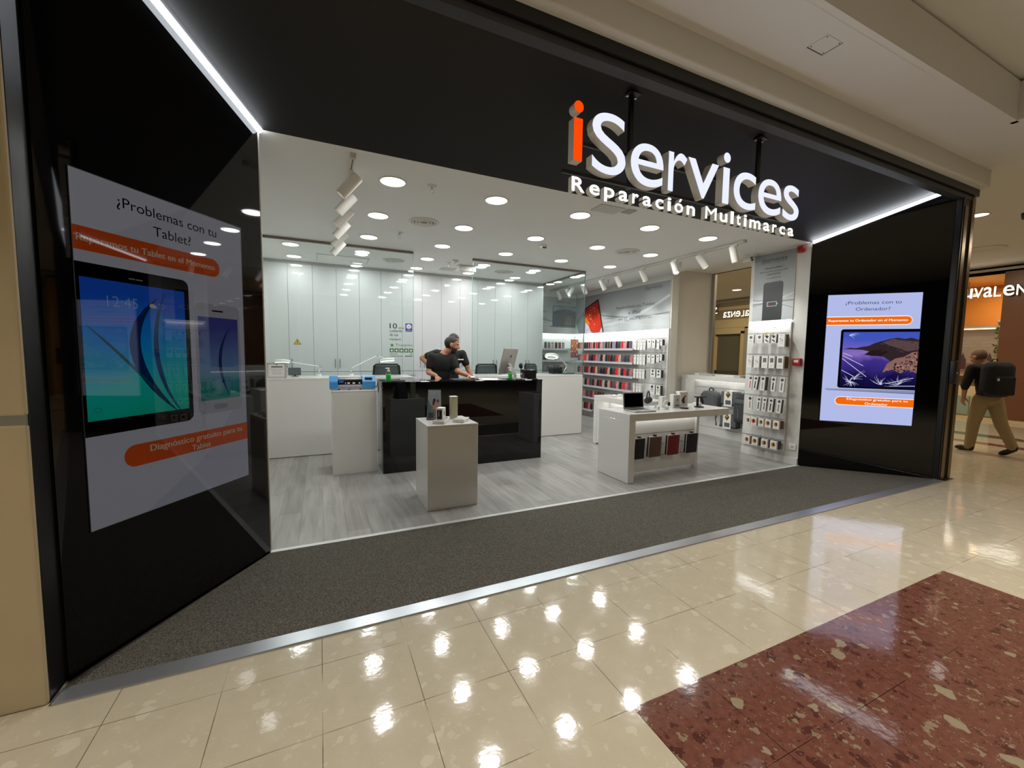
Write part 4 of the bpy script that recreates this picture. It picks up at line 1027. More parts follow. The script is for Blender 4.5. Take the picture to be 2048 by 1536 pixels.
def slab(x, y, a, label, w=.115, d=.175):
    M_ = rotM(x, y, LZ, a); t = thing('display_tray', label, 'display tray', (x, y, LZ))
    MB().rbox(-w / 2, -d / 2, 0, w / 2, d / 2, .032, .002, mat('tray_white', (220, 218, 214), 0.4), seg=1, M=M_, smooth=False).build('tray_body', t)
    MB().rbox(-w / 2 + .012, -d / 2 + .02, .032, w / 2 - .012, d / 2 - .03, .036, .002, GREYW, seg=1, M=M_, smooth=False).build('tray_pad', t)
slab(1.055, 3.90, -32, 'white display block under the small black and white box')
slab(1.262, 3.915, -36, 'empty white display block beside the translucent column')
t = thing('product_box', 'small white box with a black front on the display block', 'box', (1.055, 3.92, LZ + .037))
M_ = rotM(1.058, 3.915, LZ + .0365, -32)
MB().rbox(-.032, -.05, 0, .032, .05, .11, .002, CARD, seg=1, M=M_, smooth=False).build('carton', t)
pl = Plane2D(M_ @ V((0, -.051, 0)), M_.to_3x3() @ UX, UZ, M_.to_3x3() @ V((0, -1, 0))); pl.rect(-.024, .006, .048, .085, BLACK, 1).rect(-.008, .03, .006, .05, GREYW, 2); pl.build('front_print', t)
pl = Plane2D(M_ @ V((.033, 0, 0)), M_.to_3x3() @ UY, UZ, M_.to_3x3() @ UX); pl.ell(0, .058, .016, .026, GREYW, 1).ell(0, .058, .010, .018, INKG, 2); pl.build('side_print', t)
t = thing('translucent_column', 'pale yellowish translucent upright column on the low plinth', 'display column', (1.245, 4.11, LZ))
YEL = mat('pale_acrylic', (206, 204, 172), 0.25, trans=0.25)
MB().rbox(1.208, 4.075, LZ, 1.278, 4.145, LZ + .225, .004, YEL, seg=2).build('column', t)
MB().rbox(1.206, 4.073, LZ + .225, 1.280, 4.147, LZ + .232, .002, CARD, seg=1).build('cap', t)
o = MB().box(1.13, 4.12, LZ, 1.185, 4.20, LZ + .012, mat('acrylic_ice', (210, 214, 214), 0.15)).build('clear_block'); tag(o, 'small clear block on the low plinth between stand and column', 'display block')

# ------------------------------------------------------------------ display tables
TZ = .812
t = thing('display_table', 'white display table at the entrance carrying the laptop', 'display table', (4.0, 3.97, 0))
MB().rbox(3.20, 3.69, 0.004, 3.29, 4.265, TZ - .085, .002, WHITE, seg=1, smooth=False).build('leg_panel', t)
MB().rbox(3.20, 3.69, TZ - .084, 4.855, 4.265, TZ, .002, WHITE, seg=1, smooth=False).build('table_top', t)
b = MB().box(3.29, 3.955, 0.03, 4.54, 4.0, .215, WHITE)
for z0, z1 in ((.222, .362), (.369, .505), (.512, .727)): b.box(3.29, 3.955, z0, 4.54, 4.0, z1, WHITE)
b.box(3.29, 3.97, .03, 4.54, 3.99, .727, GROOVE); b.build('slat_panel', t)
MB().box(4.54, 3.925, 0.0, 4.585, 4.03, .727, WHITE).build('end_post', t)
MB().box(3.30, 3.925, .718, 4.53, 3.94, .726, LEDS).build('shelf_light', t)
area('table_led', (3.92, 3.915, .712), (math.radians(-18), 0, 0), .8, NEUT, 1.2, .012)
t = thing('display_table', 'second white display table standing behind the laptop table', 'display table', (4.6, 4.95, 0))
MB().rbox(4.15, 5.595, 0.004, 4.72, 5.68, TZ - .084, .002, WHITE, seg=1, smooth=False).build('leg_panel', t)
MB().rbox(4.15, 4.62, 0.004, 4.72, 4.70, TZ - .084, .002, WHITE, seg=1, smooth=False).build('leg_panel', t)
MB().rbox(4.15, 4.62, TZ - .083, 4.72, 5.68, TZ, .002, WHITE, seg=1, smooth=False).build('table_top', t)
MB().box(4.40, 4.70, 0.03, 4.44, 5.595, .727, WHITE).box(4.155, 4.70, 0.03, 4.40, 5.595, .60, WHITE).build('slat_panel', t)
MB().box(4.365, 4.75, .718, 4.38, 5.55, .726, LEDS).build('shelf_light', t)
area('table_led', (4.355, 5.15, .712), (0, math.radians(18), 0), .6, NEUT, .012, .8)

# hanging tablet folders under the laptop table
def folder(x, zt, m, label, w=.19):
    t = thing('tablet_case', label, 'tablet case', (x, 3.91, zt), 'tablet cases hanging under the laptop table')
    y = 3.885
    T = Matrix.Translation((x, y, zt)) @ Matrix.Rotation(math.radians(3), 4, 'X')
    MB().rbox(-w / 2, -.028, -.255, w / 2, -.018, 0, .004, m, M=T).build('front_cover', t)
    MB().box(-w / 2 - .006, -.018, -.257, w / 2 + .002, -.012, .006, CARD, T).build('card_sleeve', t)
    MB().box(-w / 2 - .024, 0.006, -.257, w / 2 - .016, .012, .004, CARD, T).rbox(-w / 2 - .016, -.010, -.25, w / 2 - .01, .004, 0, .002, DARK, seg=1, M=T).build('rear_case', t)
    MB().rbox(x - .018, y - .02, zt + .006, x + .018, y + .02, zt + .022, .005, BLACK).tube([(x, y + .07, zt + .03), (x, y - .03, zt + .03), (x, y - .04, zt + .04)], .003, ALU, 6).build('hanger', t)
    pl = Plane2D(T @ V((0, -.0285, 0)), (1, 0, 0), T.to_3x3() @ UZ, T.to_3x3() @ V((0, -1, 0)))
    for z, ww in ((-.055, .07), (-.07, .05), (-.20, .06)): pl.rect(-ww / 2, z, ww, .004, mat('emboss_' + m.name, tuple(min(255, int(c)) for c in (70, 60, 58)), .6), 1)
    pl.build('embossing', t)
folder(3.525, .475, mat('case_black', (20, 22, 24), .6), 'black tablet case hanging nearest the table leg', .15)
folder(3.775, .48, mat('case_brown', (98, 68, 56), .6), 'brown tablet case hanging between the black and the red one')
folder(4.08, .48, mat('case_red', (122, 22, 30), .6), 'dark red tablet case hanging under the laptop table')
folder(4.405, .478, mat('case_navy', (24, 26, 34), .6), 'blue-black tablet case hanging beside the table end post')

# laptop
t = thing('laptop', 'open silver laptop with a black screen on the entrance table', 'laptop', (3.50, 3.90, TZ))
LA = rotM(3.525, 3.90, TZ, -3)
MB().rbox(-.155, -.125, .003, .155, .105, .016, .004, SILV, M=LA).build('base', t)
MB().box(-.125, .0, .0163, .125, .085, .0168, DARK, LA).build('keyboard', t)
MB().box(-.045, -.105, .0163, .045, -.02, .0167, GREYW, LA).build('trackpad', t)
LS = LA @ Matrix.Translation((0, .108, .016)) @ Matrix.Rotation(math.radians(-14), 4, 'X')
LS = LA @ Matrix.Translation((0, .105, .016)) @ Matrix.Rotation(math.radians(-6), 4, 'X')
lid = MB().rbox(-.155, -.003, 0, .155, .004, .205, .003, SILV, M=LS).build('lid', t)
MB().box(-.141, -.0045, .02, .141, -.0032, .190, mat('screen_black', (4, 4, 5), .06), LS).build('screen', lid)

# headphones on a clear stand
def headphones(x, y, a, label, col=DARK):
    t = thing('headphones', label, 'headphones', (x, y, TZ))
    M_ = rotM(x, y, TZ, a)
    arc = [M_ @ V((.075 * math.cos(u), 0, .13 + .085 * math.sin(u))) for u in [math.pi * k / 14 for k in range(15)]]
    MB().tube(arc, .010, mat('band_purple', (66, 52, 76), .4), 10).build('headband', t)
    for s_ in (-1, 1):
        e = MB().lathe(M_ @ V((s_ * .078, 0, .09)), [(0, 0), (.034, 0), (.040, .01), (.040, .028), (.03, .036), (0, .037)], col, 22, M_.to_3x3() @ V((-s_ * .95, -.1, .25))).build('ear_cup', t)
    return t
headphones(3.865, 4.12, 35, 'dark headphones on a clear stand behind the laptop')
t = thing('headphone_stand', 'clear acrylic block holding the dark headphones behind the laptop', 'stand', (3.865, 4.12, TZ))
MB().rbox(-.045, -.03, 0, .045, .03, .055, .004, ACRYL, seg=1, M=rotM(3.865, 4.12, TZ, 35)).build('stand_block', t)
t = thing('headphones', 'folded white and purple headphones on the second table', 'headphones', (4.36, 5.36, TZ))
M_ = rotM(4.36, 5.36, TZ, 20)
MB().tube([M_ @ V((.085 * math.cos(u), .085 * math.sin(u), .018 + .03 * math.sin(u))) for u in [math.pi * k / 12 for k in range(13)]], .009, mat('band_purple', (66, 52, 76), .4), 8).build('headband', t)
for s_ in (-1, 1): MB().lathe(M_ @ V((s_ * .085, -.005, .005)), [(0, 0), (.032, 0), (.036, .01), (.034, .026), (0, .03)], CARD, 20).build('ear_cup', t)
# smart watch on its stand, price stands, boxes
t = thing('smart_watch', 'smart watch on a white loop stand at the table middle', 'watch', (4.02, 3.95, TZ))
M_ = rotM(4.02, 3.95, TZ, -25)
MB().tube([M_ @ V((.034 * math.cos(u), .014, .058 + .046 * math.sin(u))) for u in [2 * math.pi * k / 20 for k in range(21)]], .007, CARD, 8).build('watch_strap', t)
MB().rbox(.018, -.006, .036, .044, .03, .084, .008, BLACK, M=M_).build('watch_case', t)
MB().rbox(-.03, -.02, 0, .03, .04, .012, .003, ACRYL, M=M_).build('stand_base', t)
for k, (x, y, w, h, a, lb) in enumerate(((3.80, 3.87, .06, .05, 12, 'clear price stand in front of the headphones'), (3.93, 3.86, .055, .045, -10, 'clear price stand before the smart watch'), (3.90, 4.02, .06, .06, 20, 'clear price stand behind the smart watch'))):
    t = thing('price_stand', lb, 'price stand', (x, y, TZ)); M_ = rotM(x, y, TZ, a)
    MB().box(-w / 2, -.02, 0, w / 2, .03, .004, ACRYL, M_).box(-w / 2, -.004, .004, w / 2, 0, h, ACRYL, M_).build('acrylic_stand', t)
    MB().box(-w / 2 + .006, -.0062, .008, w / 2 - .006, -.0045, h - .006, CARD, M_).build('price_card', t)
def carton(x, y, w, d, h, a, label, art_, name='product_box', cat='box'):
    t = thing(name, label, cat, (x, y, TZ)); M_ = rotM(x, y, TZ + .0004, a)
    MB().rbox(-w / 2, -d / 2, 0, w / 2, d / 2, h, .002, CARD, seg=1, M=M_, smooth=False).build('carton', t)
    pl = Plane2D(M_ @ V((0, -d / 2 - .0005, 0)), M_.to_3x3() @ UX, UZ, M_.to_3x3() @ V((0, -1, 0))); art_(pl, w, h); pl.build('front_print', t)
    MB().tube([M_ @ V((-.02, 0, h)), M_ @ V((-.018, 0, h + .015)), M_ @ V((.018, 0, h + .015)), M_ @ V((.02, 0, h))], .0035, DARK if h < .19 else GREYW, 6).build('hanger_tab', t)
    return M_
PKG = mat('pack_print_grey', (196, 192, 186), .5)
def art1(pl, w, h):
    pl.rect(-w * .38, h * .06, w * .76, h * .88, PKG, 1); pl.ell(0, h * .2, w * .25, h * .04, DARK, 2); pl.line(.0, h * .22, .006, h * .55, .003, GREYW, 2); pl.poly([(-.004, h * .5), (.012, h * .55), (.016, h * .74), (.002, h * .68)], DARK, 3)
def art2(pl, w, h):
    pl.rect(-w * .42, h * .06, w * .84, h * .88, mat('pack_print_rose', (206, 190, 184), .5), 1); pl.poly([(-.03, h * .5), (-.012, h * .62), (.012, h * .72), (.03, h * .76), (.032, h * .68), (.014, h * .62), (.016, h * .3), (.026, h * .28), (.0, h * .2), (-.022, h * .28), (-.035, h * .4)], DARK, 2)
carton(4.19, 3.975, .125, .07, .175, -6, 'white box printed with a small dark lamp, middle of the laptop table', art1)
carton(4.395, 4.06, .135, .08, .20, -8, 'taller white box printed with a black charger, nearest the backpack', art2)
carton(4.08, 4.09, .08, .06, .14, 5, 'plain white box behind the smart watch', lambda pl, w, h: pl.ell(0, h * .55, w * .22, h * .1, GREYW, 1), 'product_box')
t = thing('wireless_charger', 'flat black charging puck on the table before the white boxes', 'charger', (4.24, 3.865, TZ))
MB().lathe((4.24, 3.865, TZ), [(0, 0), (.046, 0), (.05, .004), (.05, .012), (.046, .015), (0, .015)], BLACK, 28).build('puck', t)
MB().box(4.205, 3.90, TZ, 4.215, 3.915, TZ + .045, ACRYL).build('clear_tab', t)
t = thing('phone_stand', 'black charging stand with a raised round plate on the table end', 'charging stand', (4.55, 3.93, TZ))
MB().lathe((4.55, 3.91, TZ), [(0, 0), (.058, 0), (.062, .005), (.060, .012), (0, .014)], BLACK, 30).build('stand_base', t)
MB().rbox(4.528, 3.915, TZ + .012, 4.552, 3.94, TZ + .135, .004, BLACK).build('stand_post', t)
MB().rbox(4.50, 3.87, TZ + .128, 4.64, 3.955, TZ + .145, .006, BLACK).prism([(0, 0), (.045, 0), (.075, -.07), (.045, -.085)], (4.555, 3.90, TZ + .128), UX, UZ, -UY, .01, BLACK).build('stand_head', t)
o = MB().rbox(4.60, 3.99, TZ, 4.70, 4.06, TZ + .045, .006, CARD).build('charger_carton'); tag(o, 'low white box behind the black charging stand', 'box')

# ------------------------------------------------------------------ bag console in the recess
t = thing('display_console', 'white display console with lit niche holding grey bags', 'console', (6.5, 5.2, 0))
CTZ = 1.122
MB().rbox(6.40, 4.28, 1.04, 7.10, 5.94, CTZ, .002, WHITE, seg=1, smooth=False).build('console_top', t)
MB().rbox(6.40, 5.84, 0.0, 6.72, 5.94, 1.039, .002, WHITE, seg=1, smooth=False).build('end_panel', t)
b = MB()
for z0, z1 in ((0.0, .148), (.154, .45), (.456, .75), (.756, .897), (.903, 1.039)): b.box(6.65, 4.28, z0, 6.70, 5.84, z1, WHITE)
b.box(6.665, 4.28, 0, 6.695, 5.84, 1.039, GROOVE); b.build('slat_panel', t)
MB().box(6.628, 4.3, 1.022, 6.645, 5.82, 1.034, LEDS).build('shelf_light', t)
area('console_led', (6.60, 5.06, 1.02), (0, math.radians(12), 0), 1.0, NEUT, .012, 1.4)
for k, (y, w, h, m, lb) in enumerate(((5.78, .10, .02, CARD, 'small white box on the console near the beige wall'), (5.55, .28, .012, GREYW, 'grey flat folder on top of the bag console'), (5.18, .40, .010, CARD, 'long white sheet stack on top of the bag console'),
                                      (4.92, .12, .016, GREYW, 'grey small box on top of the bag console'), (4.68, .24, .008, DARK, 'dark flat folder on the console behind the slat wall'))):
    o = MB().rbox(6.62, y - w / 2, CTZ + .0005, 6.92, y + w / 2, CTZ + h + .012, .002, m, seg=1, smooth=False).build('flat_carton' if m is not CARD else 'paper_stack'); tag(o, lb, 'stationery')
def backpack(y, zt, w, h, d, m, label, handle=True, flap=False, hang=None):
    x1 = 6.64; x0 = x1 - d
    t = thing('backpack', label, 'backpack', (x1, y, zt - h))
    b = MB(); bm = bmesh.new(); bmesh.ops.create_cube(bm, size=1)
    bmesh.ops.subdivide_edges(bm, edges=bm.edges[:], cuts=5, use_grid_fill=True)
    for v in bm.verts:
        u = v.co * 2                        # -1..1
        k = 1 - .16 * max(0, u.z) ** 3 - (.10 * abs(u.z) ** 6)
        r_ = 1 - .28 * max(0, u.z) ** 4
        px_ = u.x * (1 - .18 * u.y ** 4) * r_
        v.co = V(((x0 + x1) / 2 + px_ * d / 2, y + u.y * w / 2 * k * (1 - .06 * abs(u.x) ** 3), zt - h / 2 + u.z * h / 2 * (1 - .10 * u.y ** 4 * (1 if u.z > 0 else .5))))
    b.bm(bm, m, None, True); b.build('bag_body', t)
    if handle:
        MB().tube([(x1 - d * .45, y + .05, zt - .025), (x1 - d * .45, y + .04, zt + .035), (x1 - d * .45, y, zt + .06), (x1 - d * .45, y - .04, zt + .035), (x1 - d * .45, y - .05, zt - .025)], .011, BLACK, 8).build('grab_handle', t)
        MB().tube([(6.652, y, zt + .05), (x1 - d * .6, y, zt + .04)], .004, ALU, 6).build('peg', t)
    zp = MB()
    zp.tube([(x0 - .001 + .012, y + w * .40, zt - h * .60), (x0 + .006, y + w * .34, zt - h * .22), (x0 + .03, y + w * .18, zt - h * .06), (x0 + .03, y - w * .18, zt - h * .06), (x0 + .006, y - w * .34, zt - h * .22), (x0 + .012, y - w * .40, zt - h * .60)], .004, DARK, 6)
    zp.build('zip', t)
    if flap:
        MB().rbox(x0 - .012, y - w * .40, zt - h * .36, x0 + .05, y + w * .40, zt - h * .20, .02, GREYT).build('top_pocket', t)
        MB().box(x0 - .010, y - .004 + w * .18, zt - h * .82, x0 + .01, y + .004 + w * .18, zt - h * .52, ALU).build('pocket_zip', t)
    return t
backpack(5.385, .845, .38, .36, .16, GREYT, 'grey dome-topped backpack with black handle in the lit niche')
backpack(4.66, .86, .36, .50, .20, GREYD, 'large dark grey backpack beside the slat wall edge', flap=True)
def satchel(y, zt, label):
    t = thing('laptop_bag', label, 'bag', (6.6, y, zt - .26), 'folded grey laptop bags in card sleeves')
    MB().rbox(6.50, y - .165, zt - .245, 6.63, y + .165, zt, .03, GREYT, seg=4).build('bag_body', t)
    MB().rbox(6.497, y - .168, zt - .248, 6.633, y + .168, zt - .205, .02, DARK, seg=3).build('dark_base', t)
    s_ = MB().box(6.488, y - .075, zt - .262, 6.496, y + .082, zt + .008, CARD).box(6.488, y - .075, zt + .002, 6.64, y + .082, zt + .008, CARD).build('card_sleeve', t)
    pl = Plane2D((6.4875, y, zt - .26), -UY, UZ, -UX)
    pl.poly([(-.055, .20), (0, .135), (.05, .205), (.0, .262)], mat('pack_gold', (196, 152, 70), .5), 1).poly([(-.04, .205), (0, .15), (.04, .21), (.0, .25)], mat('pack_ink', (54, 40, 34), .5), 2).poly([(-.03, .22), (.0, .19), (.02, .235)], mat('pack_gold', (196, 152, 70), .5), 3)
    pl.rrect(-.05, .03, .105, .075, .006, INKG, 1).rrect(-.046, .034, .097, .067, .005, GREYT, 2)
    pl.build('sleeve_print', s_)
    MB().tube([(6.652, y, zt + .02), (6.50, y, zt + .02)], .004, ALU, 6).build('peg', t)
satchel(4.97, .872, 'folded grey laptop bag in a white sleeve, upper one in the niche')
satchel(4.97, .475, 'folded grey laptop bag in a white sleeve, lower one in the niche')
o = MB().tube([(6.64, 5.26, .45), (6.56, 5.25, .40), (6.55, 5.255, .34), (6.56, 5.245, .28), (6.57, 5.25, .225)], [.012, .013, .008, .008, .012], BLACK, 8).build('hanging_strap'); tag(o, 'black strap hanging low in the niche below the grey backpack', 'strap')

# ------------------------------------------------------------------ posters
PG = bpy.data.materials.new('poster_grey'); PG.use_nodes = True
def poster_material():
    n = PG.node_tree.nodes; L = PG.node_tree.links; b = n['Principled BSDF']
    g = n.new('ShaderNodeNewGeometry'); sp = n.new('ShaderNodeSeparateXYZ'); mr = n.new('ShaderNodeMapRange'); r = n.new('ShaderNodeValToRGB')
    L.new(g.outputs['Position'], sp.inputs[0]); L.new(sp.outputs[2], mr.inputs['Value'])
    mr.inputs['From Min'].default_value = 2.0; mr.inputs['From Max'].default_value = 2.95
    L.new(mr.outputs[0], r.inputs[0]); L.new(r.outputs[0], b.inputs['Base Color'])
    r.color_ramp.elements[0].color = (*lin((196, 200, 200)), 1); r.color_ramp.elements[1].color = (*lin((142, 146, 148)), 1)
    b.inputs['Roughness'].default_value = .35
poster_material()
WAVE = mat('wave_pale', (204, 208, 210), .4); WAVED = mat('wave_dark', (134, 140, 144), .4)
ICONS = [mat('icon_%d' % i, c, .4) for i, c in enumerate(((214, 60, 50), (235, 140, 40), (150, 40, 60), (245, 240, 235), (60, 70, 110), (240, 190, 60)))]
# long poster over the phone cases: x along -Y from Y=8.99 to 5.84
def wallframe(yl, z0): return Plane2D((5.915, yl, z0), -UY, UZ, -UX, .001)
t = thing('wall_poster', 'long grey poster with a red tablet picture above the phone cases', 'poster', (5.92, 7.4, 2.0))
MB().box(5.916, 5.835, 1.985, 5.929, 8.97, 2.895, WHITE).build('poster_board', t)
pl = wallframe(8.97, 1.995); PW, PH = 3.13, .89
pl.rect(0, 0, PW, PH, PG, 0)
LAY = .6
for a, b_, c, w, m in (((.9, .42), (2.0, .22), (3.13, .30), .03, WAVED), ((1.1, .15), (2.2, .20), (3.13, .62), .05, WAVE), ((1.1, .24), (2.1, .38), (3.13, .22), .012, WAVE), ((0.9, .30), (2.4, .30), (3.13, .28), .01, WAVED), ((.8, .36), (2.0, .12), (3.13, .05), .012, WAVE)):
    LAY += .35; pl.path(bez(a, b_, c, 20), w, m, LAY)
yy = lambda Y: 8.97 - Y; zz = lambda z: z - 1.995
pl.text('iServices', yy(6.50), zz(2.775), .46, .075, INKG, 3, -.005); pl.rect(yy(6.52), zz(2.755), .48, .006, WAVED, 3)
pl.text('Reparamos tu Tablet', yy(7.376), zz(2.452), 1.155, .075, INKG, 3, -.005)
pl.text('e iPad', yy(6.973), zz(2.335), .355, .075, INKG, 3, -.005)
pl.text('EN EL MOMENTO', yy(7.285), zz(2.215), .975, .055, INKG, 3, -.003)
# grey tablet behind, red tablet in front, both cut by the lower edge
pl.poly([(yy(8.93), zz(2.285)), (yy(8.787), zz(2.0)), (yy(8.50), zz(2.0)), (yy(8.44), zz(2.60)), (yy(8.545), zz(2.575))], mat('tablet_dark', (70, 78, 82), .3), 3)
pl.poly([(yy(8.905), zz(2.285)), (yy(8.77), zz(2.0)), (yy(8.50), zz(2.0)), (yy(8.45), zz(2.56)), (yy(8.55), zz(2.55))], mat('tablet_back', (112, 122, 124), .3), 4)
q = [(yy(8.535), zz(2.0)), (yy(7.80), zz(2.0)), (yy(8.03), zz(2.775)), (yy(8.56), zz(2.60))]
pl.poly(q, BLACK, 5)
q = [(yy(8.525), zz(2.0)), (yy(7.835), zz(2.0)), (yy(8.05), zz(2.735)), (yy(8.55), zz(2.57))]
pl.poly(q, mat('tablet_red', (206, 56, 34), .3), 6)
pl.poly([(yy(8.545), zz(2.5)), (yy(8.55), zz(2.57)), (yy(8.05), zz(2.735)), (yy(7.985), zz(2.51)), (yy(8.2), zz(2.62))], mat('tablet_darkred', (170, 34, 44), .3), 7)
pl.poly([(yy(8.53), zz(2.16)), (yy(8.54), zz(2.40)), (yy(8.42), zz(2.30)), (yy(8.34), zz(2.18))], mat('tablet_orange', (228, 130, 40), .3), 7)
pl.poly([(yy(8.525), zz(2.0)), (yy(8.53), zz(2.26)), (yy(8.38), zz(2.16)), (yy(8.28), zz(2.02)), (yy(8.2), zz(2.0))], mat('tablet_pale', (216, 214, 220), .3), 8)
pl.poly([(yy(7.95), zz(2.0)), (yy(7.835), zz(2.0)), (yy(7.868), zz(2.12))], mat('tablet_pale', (216, 214, 220), .3), 8)
random.seed(5)
for k in range(34):
    x, z = random.uniform(yy(8.48), yy(7.98)), random.uniform(zz(2.1), zz(2.62))
    s_ = random.uniform(.012, .024)
    pl.rrect(x, z, s_, s_ * 1.2, s_ * .3, random.choice(ICONS), 9)
for k in range(5): pl.ell(yy(8.47) + .05 * k, zz(2.05) + .022 * (k % 3), .012, .014, ICONS[4], 9)
pl.path([(yy(8.32) + .055 * math.cos(a), zz(2.40) + .075 * math.sin(a)) for a in [2 * math.pi * i / 20 for i in range(21)]], .006, ICONS[5], 9)
pl.build('poster_print', t)
# poster on the back wall of the accessory corner
t = thing('wall_poster', 'grey poster with an open laptop picture in the far accessory corner', 'poster', (5.2, 8.98, 2.0))
MB().box(4.50, 8.975, 1.985, 5.925, 8.996, 2.895, WHITE).build('poster_board', t)
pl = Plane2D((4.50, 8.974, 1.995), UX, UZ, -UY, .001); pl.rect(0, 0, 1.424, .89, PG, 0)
xx = lambda X: X - 4.50
LAY = [.6 + .35 * i for i in range(9)]
for a, b_, c, w, m in (((0, .42), (.7, .25), (1.42, .3), .03, WAVED), ((0, .15), (.7, .2), (1.42, .42), .03, WAVE), ((0, .10), (.7, .16), (1.42, .10), .012, WAVE)): pl.path(bez(a, b_, c, 14), w, m, LAY.pop(0))
pl.text('iServices', xx(5.35), zz(2.745), .41, .07, INKG, 3); pl.rect(xx(5.33), zz(2.728), .45, .005, WAVED, 3)
pl.text('Ordenador', xx(4.62), zz(2.49), .46, .06, INKG, 3); pl.text('EN EL MOMENTO', xx(4.55), zz(2.33), .53, .05, INKG, 3)
pl.rrect(xx(5.24), zz(2.175), .70 - .02, .505, .015, INK, 3); pl.rect(xx(5.258), zz(2.19), .662, .475, mat('lap_sky', (120, 140, 166), .3), 4)
pl.poly([(xx(5.258), zz(2.52)), (xx(5.42), zz(2.58)), (xx(5.62), zz(2.62)), (xx(5.80), zz(2.57)), (xx(5.92), zz(2.54)), (xx(5.92), zz(2.19)), (xx(5.258), zz(2.19))], mat('lap_land', (74, 80, 88), .3), 5)
pl.poly([(xx(5.258), zz(2.45)), (xx(5.5), zz(2.46)), (xx(5.5), zz(2.19)), (xx(5.258), zz(2.19))], mat('lap_sea', (70, 84, 104), .3), 6)
pl.poly([(xx(5.56), zz(2.22)), (xx(5.7), zz(2.45)), (xx(5.9), zz(2.5)), (xx(5.92), zz(2.2))], mat('lap_rock', (104, 102, 104), .3), 6)
pl.rect(xx(5.17), zz(2.150), .755, .020, INKG, 4)
pl.build('poster_print', t)
# poster over the slat wall
t = thing('wall_poster', 'grey poster with a dark phone and battery symbol by the entrance', 'poster', (5.925, 3.9, 2.0))
MB().box(5.922, 3.612, 2.008, 5.934, 4.205, 2.978, WHITE).build('poster_board', t)
pl = wallframe(4.205, 2.01); pl.O.x = 5.9215
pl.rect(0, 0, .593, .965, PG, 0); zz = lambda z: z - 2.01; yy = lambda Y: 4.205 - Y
LAY = [.6 + .35 * i for i in range(9)]
for a, b_, c, w, m in (((0, .32), (.15, .27), (.593, .36), .010, WAVED), ((0, .25), (.3, .27), (.593, .27), .02, WAVED), ((0, .22), (.3, .30), (.593, .16), .008, WAVED), ((0, .28), (.3, .26), (.593, .37), .02, WAVE)): pl.path(bez(a, b_, c, 12), w, m, LAY.pop(0))
pl.text('iServices', yy(4.098), zz(2.855), .37, .058, INKG, 3); pl.text('Reparación Multimarca', yy(4.096), zz(2.832), .365, .014, INKG, 3)
pl.text('¿Batería Baja?', yy(4.045), zz(2.748), .262, .03, INKG, 3); pl.text('Solicitando una prueba', yy(4.118), zz(2.703), .41, .028, INKG, 3, -.01)
pl.text('GRATUITA', yy(4.005), zz(2.662), .185, .024, INKG, 3); pl.text('a tu batería', yy(4.012), zz(2.612), .2, .024, INKG, 3, -.01)
pl.rrect(yy(4.05), 0, .282, .552, .035, mat('phone_dark', (48, 50, 52), .3), 3, 'cd')
for a in ((yy(3.984), zz(2.218), .14, .004), (yy(3.984), zz(2.278), .14, .004), (yy(3.984), zz(2.218), .004, .064), (yy(3.848), zz(2.218), .004, .064)): pl.rect(*a, CARD, 4)
pl.poly([(yy(3.838), zz(2.235)), (yy(3.828), zz(2.25)), (yy(3.838), zz(2.265))], CARD, 4); pl.rect(yy(3.979), zz(2.224), .018, .05, mat('batt_red', (150, 50, 44), .4), 4)
pl.build('poster_print', t)

# ------------------------------------------------------------------ shelf lights along the accessory walls
def shelf_led(x0, y0, x1, y1, z, label, rot, sz):
    t = thing('shelf_light', label, 'light strip', ((x0 + x1) / 2, (y0 + y1) / 2, z))
    MB().box(x0, y0, z - .014, x1, y1, z + .016, LEDW).build('light_diffuser', t)
    MB().box(x0, y0, z + .0165, x1, y1, z + .022, ALU).build('profile', t)
shelf_led(5.855, 5.84, 5.914, 8.90, 1.968, 'bright light bar under the long grey poster', 0, 0)
shelf_led(4.50, 8.90, 5.914, 8.972, 1.968, 'bright light bar under the laptop poster in the corner', 0, 0)
shelf_led(5.86, 3.612, 5.919, 4.205, 1.992, 'bright light bar under the phone battery poster', 0, 0)
area('shelf_lamp', (5.88, 7.4, 1.95), (0, math.radians(-12), 0), 3.5, (.93, .95, 1), .03, 3.0)
area('shelf_lamp', (5.2, 8.93, 1.95), (math.radians(12), 0, 0), 1.6, (.93, .95, 1), 1.3, .03)
area('shelf_lamp', (5.885, 3.91, 1.972), (0, math.radians(-12), 0), .8, (.95, .96, 1), .03, .55)

